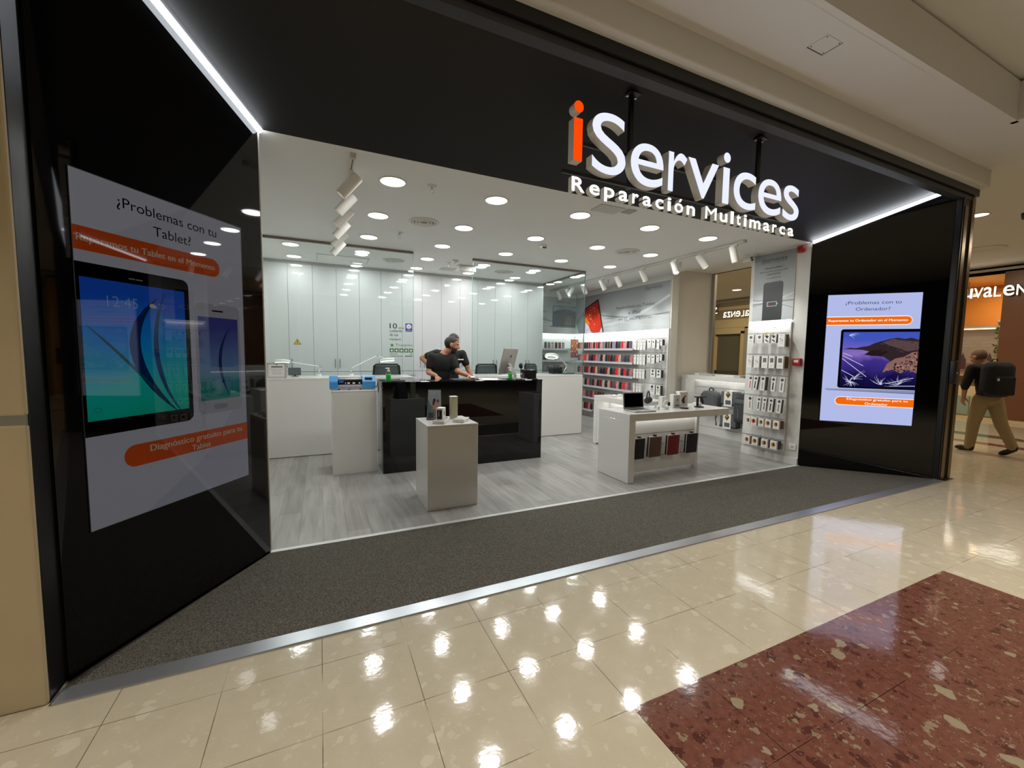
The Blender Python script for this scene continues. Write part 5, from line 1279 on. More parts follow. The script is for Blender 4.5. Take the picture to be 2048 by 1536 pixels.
# ------------------------------------------------------------------ slat wall by the entrance with hanging packs
t = thing('slat_wall', 'white slat wall panel full of hanging packs beside the entrance', 'slat wall', (5.92, 3.9, .15))
b = MB(); zs = [.148, .313, .617, .922, 1.228, 1.53, 1.832, 1.975]
for a, c in zip(zs[:-1], zs[1:]): b.box(5.902, 3.612, a + .004, 5.933, 4.245, c - .004, WHITE)
b.box(5.918, 3.616, .15, 5.9335, 4.243, 1.975, WHITE); b.build('slat_panel', t)
b = MB()
for z in zs[1:-1]: b.box(5.900, 3.614, z - .003, 5.906, 4.243, z + .003, ALU)
b.build('slat_rail', t)
pl = Plane2D((5.9015, 4.2, 0), -UY, UZ, -UX)
pl.rect(.34, 1.905, .05, .006, INKG, 1); pl.build('small_print', t)
def pack(name, cat, label, group, yl, yr, zt, zb, draw, depth=.03, side=None, back=0.0, tilt=0.0, x=5.76, transp=False):
    """a hanging pack: front towards the shop, on its own peg"""
    ym, w, h = (yl + yr) / 2, abs(yl - yr), zt - zb
    t = thing(name, label, cat, (x, ym, zb), group)
    o0 = Matrix.Translation((x, ym, zt)) @ Matrix.Rotation(math.radians(tilt), 4, 'X')
    MB().box(0, -w / 2, -h, depth, w / 2, 0, CARD, o0).build('pack_carton', t)
    if side:
        MB().box(depth + .001, -w / 2 + .003, -h * .98, depth + .001 + back, w / 2 - .003, -h * .03, side, o0).build('packs_behind', t)
    pl = Plane2D(o0 @ V((-.0008, w / 2, -h)), o0.to_3x3() @ -UY, o0.to_3x3() @ UZ, -UX, .0005); draw(pl, w, h); pl.build('front_print', t)
    MB().tube([(5.904, ym, zt + .012), (x - .012, ym, zt + .012), (x - .016, ym, zt + .024)], .003, ALU, 6).build('peg', t)
    return t
GOLD = mat('pack_gold2', (214, 176, 92), .5)
def gem(pl, cx, cy, r, m=INK): pl.poly([(cx - r, cy + r * .2), (cx, cy - r), (cx + r, cy + r * .2), (cx + r * .5, cy + r * .8), (cx - r * .5, cy + r * .8)], m, 2)
def d_card(pl, w, h): gem(pl, w * .5, h * .66, w * .28, INKG); pl.rect(w * .2, h * .2, w * .6, h * .04, GREYW, 1).rect(w * .2, h * .3, w * .5, h * .03, GREYW, 1)
def d_cable(pl, w, h): pl.poly([(0, h), (w * .55, h), (w * .2, h * .72), (0, h * .68)], GOLD, 1); gem(pl, w * .5, h * .68, w * .34); pl.line(w * .25, h * .35, w * .8, h * .16, h * .13, INK, 2)
def d_bud(pl, w, h): pl.line(w * .3, h * .88, w * .7, h * .88, .003, INKG, 1).ell(w * .42, h * .62, .006, .009, INK, 2).ell(w * .68, h * .5, .006, .009, INK, 2).line(w * .35, h * .25, w * .4, h * .6, .002, INKG, 1).line(w * .7, h * .25, w * .68, h * .5, .002, INKG, 1)
def d_window(pl, w, h): pl.rect(w * .25, h * .48, w * .55, h * .34, INKG, 1).rect(w * .32, h * .54, w * .4, h * .24, mat('pack_pic', (120, 112, 104), .5), 2).line(w * .3, h * .18, w * .7, h * .24, .005, GREYW, 1)
def d_strap(col):
    def f(pl, w, h): pl.ell(w * .5, h * .84, w * .32, w * .32, INK, 1).ell(w * .5, h * .84, w * .2, w * .2, INKG, 2).rect(w * .36, h * .12, w * .28, h * .52, col, 1)
    return f
def d_round(col):
    def f(pl, w, h): pl.ell(w * .5, h * .56, w * .36, h * .28, col, 1).ell(w * .58, h * .6, w * .16, h * .2, INK, 2).rect(w * .15, h * .08, w * .7, h * .05, GREYW, 1)
    return f
PINK = mat('strap_pink', (214, 112, 122), .5); SBLK = mat('strap_black', (40, 38, 42), .5); STAN = mat('strap_tan', (196, 150, 110), .5); SSIL = mat('strap_silver', (176, 164, 158), .5); SGRN = mat('strap_green', (120, 134, 120), .5); SORA = mat('round_orange', (206, 130, 70), .5); SRED = mat('round_red', (206, 80, 54), .5); SGOL = mat('round_gold', (210, 160, 80), .5)
RW_ = ['slat wall top row', 'slat wall second row', 'slat wall third row', 'slat wall fourth row', 'slat wall fifth row', 'slat wall bottom row']
CL_ = ['nearest the bags', 'second from the bags', 'middle one', 'second from the entrance', 'nearest the entrance']
ROWS = [
 ('small white pack with a dark gem print', 'pack', [(4.13, 4.045), (4.005, 3.915)], 1.812, 1.688, d_card, .01, PKDARK, .03, 0),
]
def row(idx, zt, zb, items):
    for k, (yl, yr, desc, draw, depth, side, back, tilt) in enumerate(items):
        where = CL_[k] if len(items) == 5 else (['nearest the bags', 'second from the bags', 'second from the entrance', 'nearest the entrance'][k])
        pack('hanging_pack', 'product pack', f'{desc}, {RW_[idx]}, {where}', f'packs in the {RW_[idx]}', yl, yr, zt, zb, draw, depth, side, back, tilt)
row(0, 1.812, 1.685, [(4.13, 4.045, 'white card pack with gem print', d_card, .012, PKDARK, .02, 2), (4.005, 3.918, 'white card pack with gem print', d_card, .012, PKDARK, .02, -3), (3.883, 3.808, 'white and gold cable pack', d_cable, .012, CARD, .03, 3), (3.785, 3.716, 'white and gold cable pack', d_cable, .012, PKDARK, .06, 2)])
row_e = pack('hanging_pack', 'product pack', 'white earphone box, top row of the slat wall, nearest the entrance edge and largest', 'packs in the slat wall top row', 3.690, 3.600, 1.806, 1.630, d_bud, .028, PKDARK, .07)
row(1, 1.504, 1.330, [(4.134, 4.056, 'white earphone box', d_bud, .03, PKDARK, .03, 0), (4.028, 3.944, 'white earphone box', d_bud, .03, PKDARK, .05, 0), (3.909, 3.82, 'picture window box', d_window, .03, PKDARK, .05, 0), (3.802, 3.722, 'picture window box', d_window, .03, PKDARK, .06, 0), (3.691, 3.60, 'picture window box before brown packs', d_window, .03, PKBROWN, .085, 0)])
row(2, 1.207, 1.006, [(4.085, 4.025, 'long pack with a pink watch strap', d_strap(PINK), .018, None, 0, 3), (4.0, 3.942, 'long pack with a black watch strap', d_strap(SBLK), .018, PKDARK, .03, 7), (3.900, 3.838, 'long pack with a silver watch strap', d_strap(SSIL), .018, PKDARK, .06, 3), (3.746, 3.684, 'long pack with a black watch strap', d_strap(SBLK), .022, CARD, .01, 3), (3.628, 3.562, 'long pack with a grey-green watch strap', d_strap(SGRN), .022, CARD, .012, 3)])
row(3, .906, .711, [(4.083, 4.014, 'long pack with a tan watch strap', d_strap(STAN), .018, None, 0, 0), (3.935, 3.882, 'long pack with a dark watch strap', d_strap(SBLK), .016, CARD, .02, 4), (3.848, 3.797, 'long pack with a brown watch strap', d_strap(PKBROWN), .016, PKDARK, .02, 4), (3.760, 3.703, 'long pack with a dark watch strap', d_strap(SBLK), .016, PKDARK, .04, 4), (3.648, 3.588, 'long pack with a grey-green watch strap', d_strap(SGRN), .016, PKDARK, .04, 4)])
row(4, .600, .484, [(4.096, 4.028, 'small square pack with a tan circle', d_round(SORA), .03, CARD, .01, 0), (4.018, 3.936, 'small square pack with a red circle', d_round(SRED), .03, PKDARK, .03, 0), (3.906, 3.826, 'small square pack with a gold circle', d_round(SGOL), .03, PKDARK, .04, 0), (3.804, 3.722, 'small square pack with a tan circle', d_round(SORA), .03, PKBROWN, .05, 0), (3.691, 3.608, 'small square pack with a gold circle', d_round(SGOL), .03, PKBROWN, .085, 0)])
row(5, .312, .190, [(4.108, 4.026, 'small square pack with a tan circle', d_round(SORA), .03, PKBROWN, .05, 0), (3.988, 3.90, 'small square pack with a tan circle', d_round(SORA), .03, PKDARK, .07, 0), (3.845, 3.754, 'small square pack with a brown circle', d_round(SORA), .03, PKBROWN, .06, 0), (3.713, 3.624, 'small square pack with a gold circle', d_round(SGOL), .03, PKDARK, .08, 0)])
# wall fittings by the entrance
t = thing('fire_alarm_button', 'red fire alarm call point on the white wall by the slat wall', 'fire alarm', (5.93, 3.505, 1.44))
MB().rbox(5.885, 3.455, 1.375, 5.9345, 3.555, 1.475, .006, RED).build('alarm_box', t)
MB().box(5.883, 3.478, 1.42, 5.8855, 3.535, 1.452, CARD).build('press_plate', t)
MB().box(5.882, 3.490, 1.433, 5.8835, 3.523, 1.438, INKG).build('plate_print', t)
t = thing('alarm_siren', 'dark red alarm siren high beside the battery poster', 'siren', (5.93, 3.545, 2.94))
MB().rbox(5.87, 3.50, 2.895, 5.9345, 3.59, 2.985, .02, RED).build('siren_body', t)
MB().cyl((5.868, 3.545, 2.94), (5.872, 3.545, 2.94), .022, mat('siren_dark', (110, 12, 16), .3), seg=20).build('siren_lens', t)
t = thing('wall_socket', 'white wall socket low on the wall by the slat wall', 'socket', (5.93, 3.505, .25))
MB().rbox(5.921, 3.46, .205, 5.9345, 3.55, .295, .004, CARD).build('cover_plate', t)
MB().cyl((5.9205, 3.505, .25), (5.9225, 3.505, .25), .02, GREYW, seg=20).build('socket_well', t)
t = thing('security_camera', 'white security camera under the ceiling beside the battery poster', 'camera', (5.86, 4.25, 2.97))
MB().cyl((5.87, 4.20, CZ - .001), (5.87, 4.20, CZ - .03), .05, WMATT, r1=.04, seg=24).build('mount', t)
MB().cyl((5.87, 4.20, CZ - .03), (5.86, 4.23, CZ - .06), .02, WMATT).rbox(5.80, 4.19, CZ - .11, 5.87, 4.34, CZ - .04, .03, WMATT).build('camera_housing', t)
pl = MB().cyl((5.815, 4.195, CZ - .062), (5.80, 4.172, CZ - .065), .012, BLACK, seg=14).cyl((5.825, 4.192, CZ - .092), (5.812, 4.170, CZ - .095), .012, BLACK, seg=14).build('lens', t)

# ------------------------------------------------------------------ accessory wall: phone cases on acrylic ledges, white packs on pegs
CASEC = {'black': (28, 29, 32), 'charcoal': (62, 64, 68), 'navy': (36, 38, 58), 'red': (206, 34, 44), 'dark red': (140, 26, 40), 'bright red': (228, 44, 50), 'pale pink': (226, 150, 144), 'rose': (206, 110, 112), 'brown': (104, 80, 70), 'grey': (128, 128, 130), 'beige': (200, 170, 150), 'mauve': (104, 84, 100), 'lilac': (150, 140, 172)}
CASEP = {}
def case_proto(col):
    if col in CASEP: return CASEP[col]
    m = mat('case_' + col.replace(' ', '_'), CASEC[col], .45)
    t = thing('phone_case', '', 'phone case', (0, 0, 0))
    MB().rbox(-.006, -.038, 0, .006, .038, .16, .005, m, seg=2).build('case_shell', t)
    MB().rbox(-.0085, .010, .122, -.0055, .030, .150, .003, DARK if col not in ('black', 'charcoal', 'navy') else GROOVE, seg=1).build('camera_opening', t)
    CASEP[col] = t; t['fresh'] = 1
    return t
def place_case(col, loc, rz, label, group):
    p = case_proto(col)
    if 'fresh' in p:
        del p['fresh']; p.location = loc; p.rotation_euler = (0, 0, rz); p['label'] = label; p['group'] = group; return p
    return dup(p, loc, label, group, rz)
LEDGE = ['top ledge', 'second ledge', 'third ledge', 'fourth ledge', 'fifth ledge', 'bottom ledge']
ZB = [1.612, 1.325, 1.04, .752, .474, .180]
SEQ = ['black black dark_red rose navy bright_red charcoal pale_pink grey black brown black lilac navy charcoal bright_red pale_pink black mauve rose',
       'bright_red pale_pink charcoal black dark_red rose grey black beige black red black charcoal bright_red beige mauve charcoal',
       'charcoal red rose black dark_red beige brown black black red beige black charcoal bright_red pale_pink navy bright_red',
       'black rose charcoal black rose black red beige black beige dark_red mauve pale_pink black bright_red rose mauve',
       'rose charcoal mauve red rose brown black red', 'black red rose black']
YST = [8.36, 8.34, 8.34, 8.32, 8.33, 8.31]
END = [6.66, 6.66, 6.64, 6.64, 7.6, 8.0]
def ledge(x0, y0, x1, y1, z, label, face):
    t = thing('acrylic_ledge', label, 'shelf', ((x0 + x1) / 2, (y0 + y1) / 2, z), 'acrylic ledges for phone cases')
    MB().box(x0, y0, z - .006, x1, y1, z - .0005, ACRYLW).build('ledge_plate', t)
    if face == 'x': MB().box(x0, y0, z - .032, x0 + .003, y1, z + .010, ACRYLW).build('label_rail', t)
    else: MB().box(x0, y0, z - .032, x1, y0 + .003, z + .010, ACRYLW).build('label_rail', t)
ACRYLW = mat('frosted_acrylic', (216, 219, 226), .25)
for r in range(6):
    cols = SEQ[r].split()
    z = ZB[r]; n = 0; y = YST[r] + .27; k = 0
    ys = []
    while y > END[r]:
        ys.append(y); y -= .0905 if r != 3 else .098
    # the part in the corner beyond the glass edge continues the same mix
    pre = 'charcoal rose beige black red'.split()
    npre = len([v for v in ys if v > YST[r]])
    seq = [pre[i % 5] for i in range(npre)] + cols
    for i, y in enumerate(ys):
        col = seq[i % len(seq)].replace('_', ' ')
        place_case(col, (5.80, y, z), math.radians(random.uniform(-5, 5)), f'{col} phone case, {LEDGE[r]} under the tablet poster, {ORD[i + 1]} from the corner', f'phone cases on the {LEDGE[r]}')
    ledge(5.76, END[r] - .03, 5.928, 8.66, z, f'clear {LEDGE[r]} of phone cases under the long tablet poster', 'x')
# ledges on the back wall of the corner
BSEQ = ['charcoal grey beige black red grey', 'black beige grey charcoal', 'grey mauve lilac black red pale_pink charcoal']
for r, (z, x0) in enumerate(((1.612, 5.0), (1.325, 4.98), (1.04, 4.97))):
    for i, c in enumerate(BSEQ[r].split()):
        col = c.replace('_', ' ')
        place_case(col, (x0 + .10 * i, 8.87, z), math.radians(90 + random.uniform(-5, 5)), f'{col} phone case on the laptop poster side, {LEDGE[r]}, {ORD[i + 1]} from the cabinets', f'phone cases on the corner {LEDGE[r]}')
    ledge(4.52, 8.83, 5.75, 8.998, z, f'clear {LEDGE[r]} of phone cases under the laptop poster', 'y')
t = thing('phone_sign', 'hanging phone-shaped sign with an orange screen in the accessory corner', 'sign', (5.73, 8.72, 1.4))
MB().rbox(5.625, 8.70, 1.40, 5.835, 8.715, 1.845, .02, mat('sign_rim', (60, 34, 36), .3), seg=3).build('sign_board', t)
pl = Plane2D((5.625, 8.6995, 1.40), UX, UZ, -UY); pl.rrect(.01, .012, .19, .42, .02, mat('sign_orange', (214, 110, 50), .3), 1).rrect(.01, .012, .19, .12, .02, mat('sign_plum', (150, 50, 74), .3), 2)
for i in range(5):
    for j in range(4): pl.rrect(.022 + .045 * j, .06 + .07 * i, .026, .032, .006, ICONS[(i * 3 + j) % 6], 3)
pl.rect(.07, .425, .07, .008, BLACK, 3); pl.build('sign_print', t)
MB().cyl((5.73, 8.707, 1.845), (5.73, 8.707, 1.90), .003, ALU, seg=6).tube([(5.73, 8.707, 1.90), (5.73, 8.995, 1.90)], .003, ALU, 6).build('hanger', t)
# white packs on pegs, towards the recess
t = thing('slat_wall', 'white slatted peg wall with white packs at the end of the accessory wall', 'slat wall', (5.92, 6.2, 0))
b = MB(); zs = [.10, .338, .638, .938, 1.238, 1.538, 1.815, 1.95]
for a, c in zip(zs[:-1], zs[1:]): b.box(5.908, 5.84, a + .003, 5.9295, 6.60, c - .003, WHITE)
b.build('slat_panel', t)
MB().box(5.895, 5.815, 0, 5.932, 5.842, 1.99, WHITE).build('end_trim', t)
def d_slim(pl, w, h): pl.ell(w * .5, h * .8, w * .2, h * .05, INK, 1).rect(w * .4, h * .3, w * .2, h * .25, GREYW, 1)
def d_gem(pl, w, h): gem(pl, w * .5, h * .7, w * .24); pl.rect(w * .25, h * .3, w * .5, h * .05, GREYW, 1).rect(w * .5, h * .18, w * .2, h * .04, INKG, 1)
def d_shoe(pl, w, h): gem(pl, w * .5, h * .78, w * .24); pl.poly([(w * .2, h * .3), (w * .7, h * .3), (w * .75, h * .42), (w * .5, h * .5), (w * .2, h * .42)], INKG, 2)
def d_info(pl, w, h): gem(pl, w * .5, h * .78, w * .26); pl.rect(w * .2, h * .5, w * .6, h * .05, INK, 1).rect(w * .2, h * .3, w * .6, h * .1, GREYW, 1)
SL = [(6.60, 6.545), (6.515, 6.460), (6.43, 6.375), (6.345, 6.29)]
PR = ['top peg row', 'second peg row', 'third peg row', 'fourth peg row']
def apack(r, yl, yr, zt, zb, draw, side, back, desc, where):
    pack('hanging_pack', 'product pack', f'{desc}, {PR[r]} beside the phone cases, {where}', f'white packs in the {PR[r]}', yl, yr, zt, zb, draw, .014, side, back, 0, 5.775)
for r, (zt, zb) in enumerate(((1.78, 1.59), (1.492, 1.30), (1.205, 1.02), (.915, .74))):
    for k, (a, c) in enumerate(SL if r < 2 else SL[:3 if r == 3 else 4]):
        apack(r, a, c, zt, zb, d_slim, PKDARK if k in (0, 3) else CARD, .03, 'slim white pack', ['nearest the cases', 'second from the cases', 'third from the cases', 'fourth from the cases'][k])
W_ = ['widest', 'second from the recess', 'nearest the recess']
for r, items in enumerate(([(6.22, 6.14, 1.789, 1.64, d_gem), (6.115, 6.035, 1.785, 1.63, d_gem), (5.99, 5.925, 1.785, 1.60, d_gem), (5.90, 5.855, 1.787, 1.67, d_gem)], [(6.22, 6.14, 1.50, 1.35, d_gem), (6.115, 6.035, 1.497, 1.33, d_gem), (5.985, 5.92, 1.50, 1.36, d_gem), (5.895, 5.85, 1.509, 1.385, d_gem)],
                           [(6.12, 6.0, 1.216, 1.07, d_shoe), (5.965, 5.86, 1.215, 1.066, d_shoe)], [(6.13, 5.995, .923, .737, d_info), (5.965, 5.86, .919, .74, d_info)])):
    for k, (a, c, zt, zb, dr) in enumerate(items):
        apack(r, a, c, zt, zb, dr, PKDARK, .06 if k == len(items) - 1 else .03, 'white gem-print pack', ['first', 'second', 'third', 'last'][k if len(items) == 4 else (0, 3)[k]] + ' towards the recess')

# ------------------------------------------------------------------ workshop: chairs, magnifier lamps, boxes
MESH_ = mat('chair_mesh', (58, 66, 66), .7, noise=.3, nscale=90)
def chair(x, y, rz, label):
    t = thing('office_chair', label, 'office chair', (0, 0, 0))
    MB().rbox(-.235, -.235, .44, .235, .235, .52, .035, CLOTHK).build('seat', t)
    MB().cyl((0, 0, .10), (0, 0, .44), .025, BLACKM).build('column', t)
    b = MB()
    for k in range(5):
        a = 2 * math.pi * k / 5; b.tube([(0, 0, .10), (.16 * math.cos(a), .16 * math.sin(a), .085), (.29 * math.cos(a), .29 * math.sin(a), .055)], [.025, .02, .016], BLACK, 8)
    bs = b.build('star_base', t)
    for k in range(5):
        a = 2 * math.pi * k / 5; MB().cyl((.29 * math.cos(a) - .02, .29 * math.sin(a), .03), (.29 * math.cos(a) + .02, .29 * math.sin(a), .03), .03, BLACK, seg=14).build('caster', bs)
    bk = MB().rbox(-.205, .215, .68, .205, .225, 1.255, .004, MESH_, seg=1).build('back_mesh', t)
    b = MB().tube([(-.215, .22, .68), (-.225, .21, .98), (-.205, .225, 1.25), (-.17, .225, 1.275), (.17, .225, 1.275), (.205, .225, 1.25), (.225, .21, .98), (.215, .22, .68), (0, .22, .655), (-.215, .22, .68)], .016, BLACK, 8)
    b.tube([(0, .05, .43), (0, .24, .46), (0, .25, .68)], .02, BLACK, 8); b.build('back_frame', t)
    t.location = (x, y, 0); t.rotation_euler = (0, 0, rz)
    return t
chair(1.02, 7.45, math.radians(180), 'black mesh office chair behind the counter under the white magnifier lamp')
chair(2.80, 7.45, math.radians(185), 'black mesh office chair behind the corner counter beside the two men')
chair(4.02, 7.35, math.radians(95), 'black office chair turned sideways beside the desk phone')
def mag_lamp(base, j1, j2, head, n, r, label, bridge=None):
    t = thing('magnifier_lamp', label, 'desk lamp', tuple(base))
    MB().cyl(base, V(base) + V((0, 0, .03)), .035, CARD).cyl(V(base) + V((0, 0, .03)), V(base) + V((0, 0, .05)), .018, ALU).build('clamp', t)
    for o_ in (-.011, .011):
        MB().tube([V(base) + V((0, o_, .05)), V(j1) + V((0, o_, 0))], .006, CARD, 8).build('lower_arm', t)
        MB().tube([V(j1) + V((0, o_, 0)), V(j2) + V((0, o_, 0))], .006, CARD, 8).build('upper_arm', t)
    MB().cyl(V(j1) + V((0, -.02, 0)), V(j1) + V((0, .02, 0)), .022, GREYW).tube([V(j1) + V((.035 * math.cos(u), 0, .035 * math.sin(u))) for u in [math.pi * k / 8 for k in range(9)]], .004, GREYW, 6).build('spring_joint', t)
    MB().cyl(V(j2) + V((0, -.02, 0)), V(j2) + V((0, .02, 0)), .018, GREYW).tube([j2, V(j2) * .4 + V(head) * .6, head], .006, CARD, 6).build('head_joint', t)
    n = V(n).normalized()
    h = MB().lathe(head, [(r * .62, -.018), (r * .70, -.022), (r, -.016), (r * 1.03, 0), (r, .018), (r * .7, .024), (r * .62, .018), (r * .62, -.018)], CARD, 28, n).build('lamp_head', t)
    MB().lathe(head, [(r * .66, .0245), (r * .96, .020)], LEDS, 28, n).build('ring_light', h)
    MB().cyl(V(head), V(head) + n * .002, r * .62, ACRYL, seg=24).build('magnifier_lens', h)
CZ_ = 1.1085
mag_lamp((.44, 6.95, CZ_), (.427, 6.95, 1.216), (.84, 6.95, 1.428), (.985, 6.92, 1.355), (.1, -.15, -1), .115, 'white magnifier desk lamp raised over the counter behind the blue cutter')
mag_lamp((-.02, 6.95, CZ_), (.006, 6.95, 1.25), (-.40, 6.95, 1.318), (-.50, 6.93, 1.33), (0, -.1, -1), .10, 'white magnifier desk lamp stretched low beside the framed notice')
mag_lamp((4.34, 6.93, CZ_), (4.39, 6.93, 1.255), (4.20, 6.93, 1.44), (4.04, 6.92, 1.445), (-.22, -.28, -1), .13, 'white magnifier desk lamp on the corner counter before the phone cases')
t = thing('monitor', 'small grey monitor standing behind the framed notice', 'monitor', (-.34, 6.9, CZ_))
MB().rbox(-.425, 6.885, 1.125, -.26, 6.905, 1.235, .005, GREYD).build('monitor_case', t); MB().cyl((-.34, 6.9, CZ_), (-.34, 6.9, CZ_ + .006), .05, DARK).cyl((-.34, 6.9, CZ_ + .006), (-.34, 6.9, 1.14), .012, DARK).build('monitor_stand', t)
MB().box(-.415, 6.883, 1.132, -.27, 6.8848, 1.228, mat('monitor_face', (100, 106, 108), .2)).build('screen', t)
t = thing('repair_box', 'black tool box on the corner counter under the magnifier lamp', 'box', (4.12, 6.9, CZ_))
MB().rbox(4.01, 6.82, CZ_, 4.235, 6.98, CZ_ + .10, .008, BLACK).build('box_body', t); MB().rbox(4.008, 6.818, CZ_ + .101, 4.237, 6.982, CZ_ + .13, .008, DARK).build('lid', t)
o = MB().rbox(4.20, 6.70, CZ_, 4.43, 6.86, CZ_ + .018, .004, mat('green_mat', (24, 58, 46), .6)).build('work_mat'); tag(o, 'dark green work mat at the corner counter end', 'work mat')

# ------------------------------------------------------------------ the perfume shop across the corridor
WOOD = mat('brown_laminate', (112, 70, 44), .35, noise=.1, nscale=3)
AMBER = mat('amber_wall', (214, 152, 80), .7, noise=.04, nscale=2)
CREAMW = mat('cream_shelf', (228, 206, 166), .5)
mb = MB().box(FX, 2.4, 0, FX + .35, 4.15, 3.56, WOOD); struct('pillar_perfume_shop', mb)
mb = MB().box(FX + 2.6, 2, 0, FX + 2.8, 9.2, 3.6, AMBER).box(FX + .3, 8.9, 0, FX + 2.7, 9.0, 3.6, AMBER).box(FX + .35, 2.0, 0, FX + 2.7, 2.2, 3.6, AMBER).box(FX, 2, 3.56, FX + 2.8, 9.2, 3.7, CREAMW)
struct('wall_perfume_shop', mb)
struct('floor_perfume_shop', MB().box(FX + .0, 2.0, -.1, FX + 2.8, 9.0, .0005, mat('shop_tile', (206, 190, 156), .2)))
struct('trim_5', MB().box(FX - .03, 2.0, 0, FX + .05, 9.0, .07, mat('cream_plinth', (210, 190, 150), .4)).box(FX - .04, 2.4, 0, FX + .02, 2.45, 3.5, ALU))
struct('wall_perfume_window', MB().box(FX, 5.5, 0, FX + .1, 9.0, 3.56, WOOD))
area('perfume_lamp', (FX + 1.4, 4.6, 3.5), (0, 0, 0), 42, (1, .66, .32), .8)
area('perfume_lamp', (FX + 1.4, 3.2, 3.5), (0, 0, 0), 14, (1, .66, .32), .8)
t = thing('perfume_shelf', 'cream display shelf with pale posters inside the perfume shop', 'shelf', (FX + 1.2, 4.9, 0))
MB().box(FX + .9, 3.5, 2.28, FX + 1.3, 6.6, 2.36, CREAMW).box(FX + 1.25, 3.5, 0, FX + 1.3, 6.6, 2.28, CREAMW).build('shelf_frame', t)
MB().box(FX + .88, 3.5, 2.27, FX + .9, 6.6, 2.285, LEDS).build('shelf_light', t)
for z in (1.05, .55): MB().box(FX + .8, 3.5, z, FX + 1.25, 6.6, z + .04, CREAMW).build('shelf_board', t)
pl = Plane2D((FX + 1.248, 6.5, 1.12), -UY, UZ, -UX, .002)
pl.rect(0, 0, 3, 1.1, mat('ad_cream', (226, 208, 186), .5), 1).rect(.05, .02, 2.9, .25, mat('ad_rose', (200, 150, 134), .5), 2)
for k in range(5):
    x = .3 + .5 * k; pl.rect(x, .1, .14, .28, mat('ad_violet', (120, 86, 100), .5), 3).poly([(x + .02, .38), (x + .12, .38), (x + .07, .55)], mat('ad_violet', (120, 86, 100), .5), 3); pl.rect(x - .1, .80, .3, .025, CARD, 3).rect(x - .1, .72, .4, .025, CARD, 3)
pl.build('advert_print', t)
t = thing('perfume_counter', 'low cream counter with pale green boxes in the perfume shop window', 'counter', (FX + .6, 4.8, 0))
MB().box(FX + .4, 4.1, 0, FX + .75, 5.45, .80, CREAMW).build('counter_body', t)
for k in range(3): MB().box(FX + .32, 4.25 + .4 * k, .08, FX + .4, 4.55 + .4 * k, .55, mat('pale_green_box', (150, 172, 158), .4)).build('green_panel', t)
t = thing('potted_plant', 'trailing green plant beside the brown pillar of the perfume shop', 'plant', (FX + .55, 4.38, 2.36))
MB().lathe((FX + .8, 4.35, 2.36), [(0, 0), (.05, 0), (.07, .12), (.06, .12), (0, .10)], CARD, 16).build('pot', t)
b = MB(); LEAF = mat('leaf_green', (98, 116, 50), .6)
random.seed(3)
for k in range(150):
    z = random.uniform(1.55, 2.45); c = V((FX + .74 + random.uniform(-.10, .05), 4.30 + random.uniform(-.10, .10), z))
    d = V((random.uniform(-1, 1), random.uniform(-1, 1), random.uniform(-.8, .6))).normalized(); e = d.orthogonal().normalized() * .022
    b.add([c, c + d * .045 + e, c + d * .10, c + d * .045 - e], [(0, 1, 2, 3)], LEAF)
b.tube([(FX + .78, 4.34, 2.46), (FX + .70, 4.33, 2.3), (FX + .72, 4.31, 1.9), (FX + .73, 4.30, 1.6)], .006, LEAF, 5); b.build('foliage', t)
t = thing('pendant_lamp', 'flat lit pendant lamp inside the perfume shop', 'lamp', (FX + 1.2, 5.1, 3.2))
MB().lathe((FX + 1.2, 5.12, 3.18), [(0, .05), (.20, .04), (.24, 0), (0, 0)], mat('lamp_wood', (150, 96, 50), .5), 24).cyl((FX + 1.2, 5.12, 3.22), (FX + 1.2, 5.12, 3.56), .006, DARK, seg=6).build('lamp_shade', t)
MB().cyl((FX + 1.2, 5.12, 3.176), (FX + 1.2, 5.12, 3.179), .2, LEDS, seg=20).build('lamp_glow', t)
psign = thing('shop_sign', 'white lit letters of the perfume shop across the corridor', 'sign', (FX - .1, 4.3, 3.1))
def side_letter(ch, y0, y1, z0, z1, parent, X, face, flip=False, depth=.05):
    vs, fs, a, b_, c, d = txt_raw(ch, .004)
    ky, kz = (y0 - y1) / (b_ - a), (z1 - z0) / (d - c)
    fr_ = [V((X, (y0 - (v.x - a) * ky) if not flip else (y1 + (v.x - a) * ky), z0 + (v.y - c) * kz)) for v in vs]
    extrude_letter(fr_, fs if not flip else [f[::-1] for f in fs], face, depth, 'letter', parent, V((1, 0, 0)))
for ch, y0, y1 in (('e', 5.36, 5.18), ('q', 5.14, 4.97), ('u', 4.93, 4.73), ('I', 4.675, 4.635), ('V', 4.61, 4.455), ('a', 4.445, 4.30), ('L', 4.275, 4.155), ('e', 4.125, 3.955), ('N', 3.92, 3.76), ('z', 3.73, 3.60), ('a', 3.57, 3.42)):
    side_letter(ch, y0, y1, 2.985 if ch != 'q' else 2.93, 3.225, psign, FX - .10, EQUI)
MB().box(FX - .047, 3.35, 3.105, FX - .037, 5.4, 3.125, WOOD).build('mounting_rail', psign)
for y in (3.5, 3.95): MB().box(FX - .037, y - .02, 3.10, FX, y + .02, 3.13, WOOD).build('rail_bracket', psign)
area('perfume_sign_glow', (FX - .2, 4.3, 3.1), (0, math.radians(90), 0), 2, (1, .95, .8), 1.6, .2).rotation_euler = V((-1, 0, 0)).to_track_quat('-Z', 'Y').to_euler()
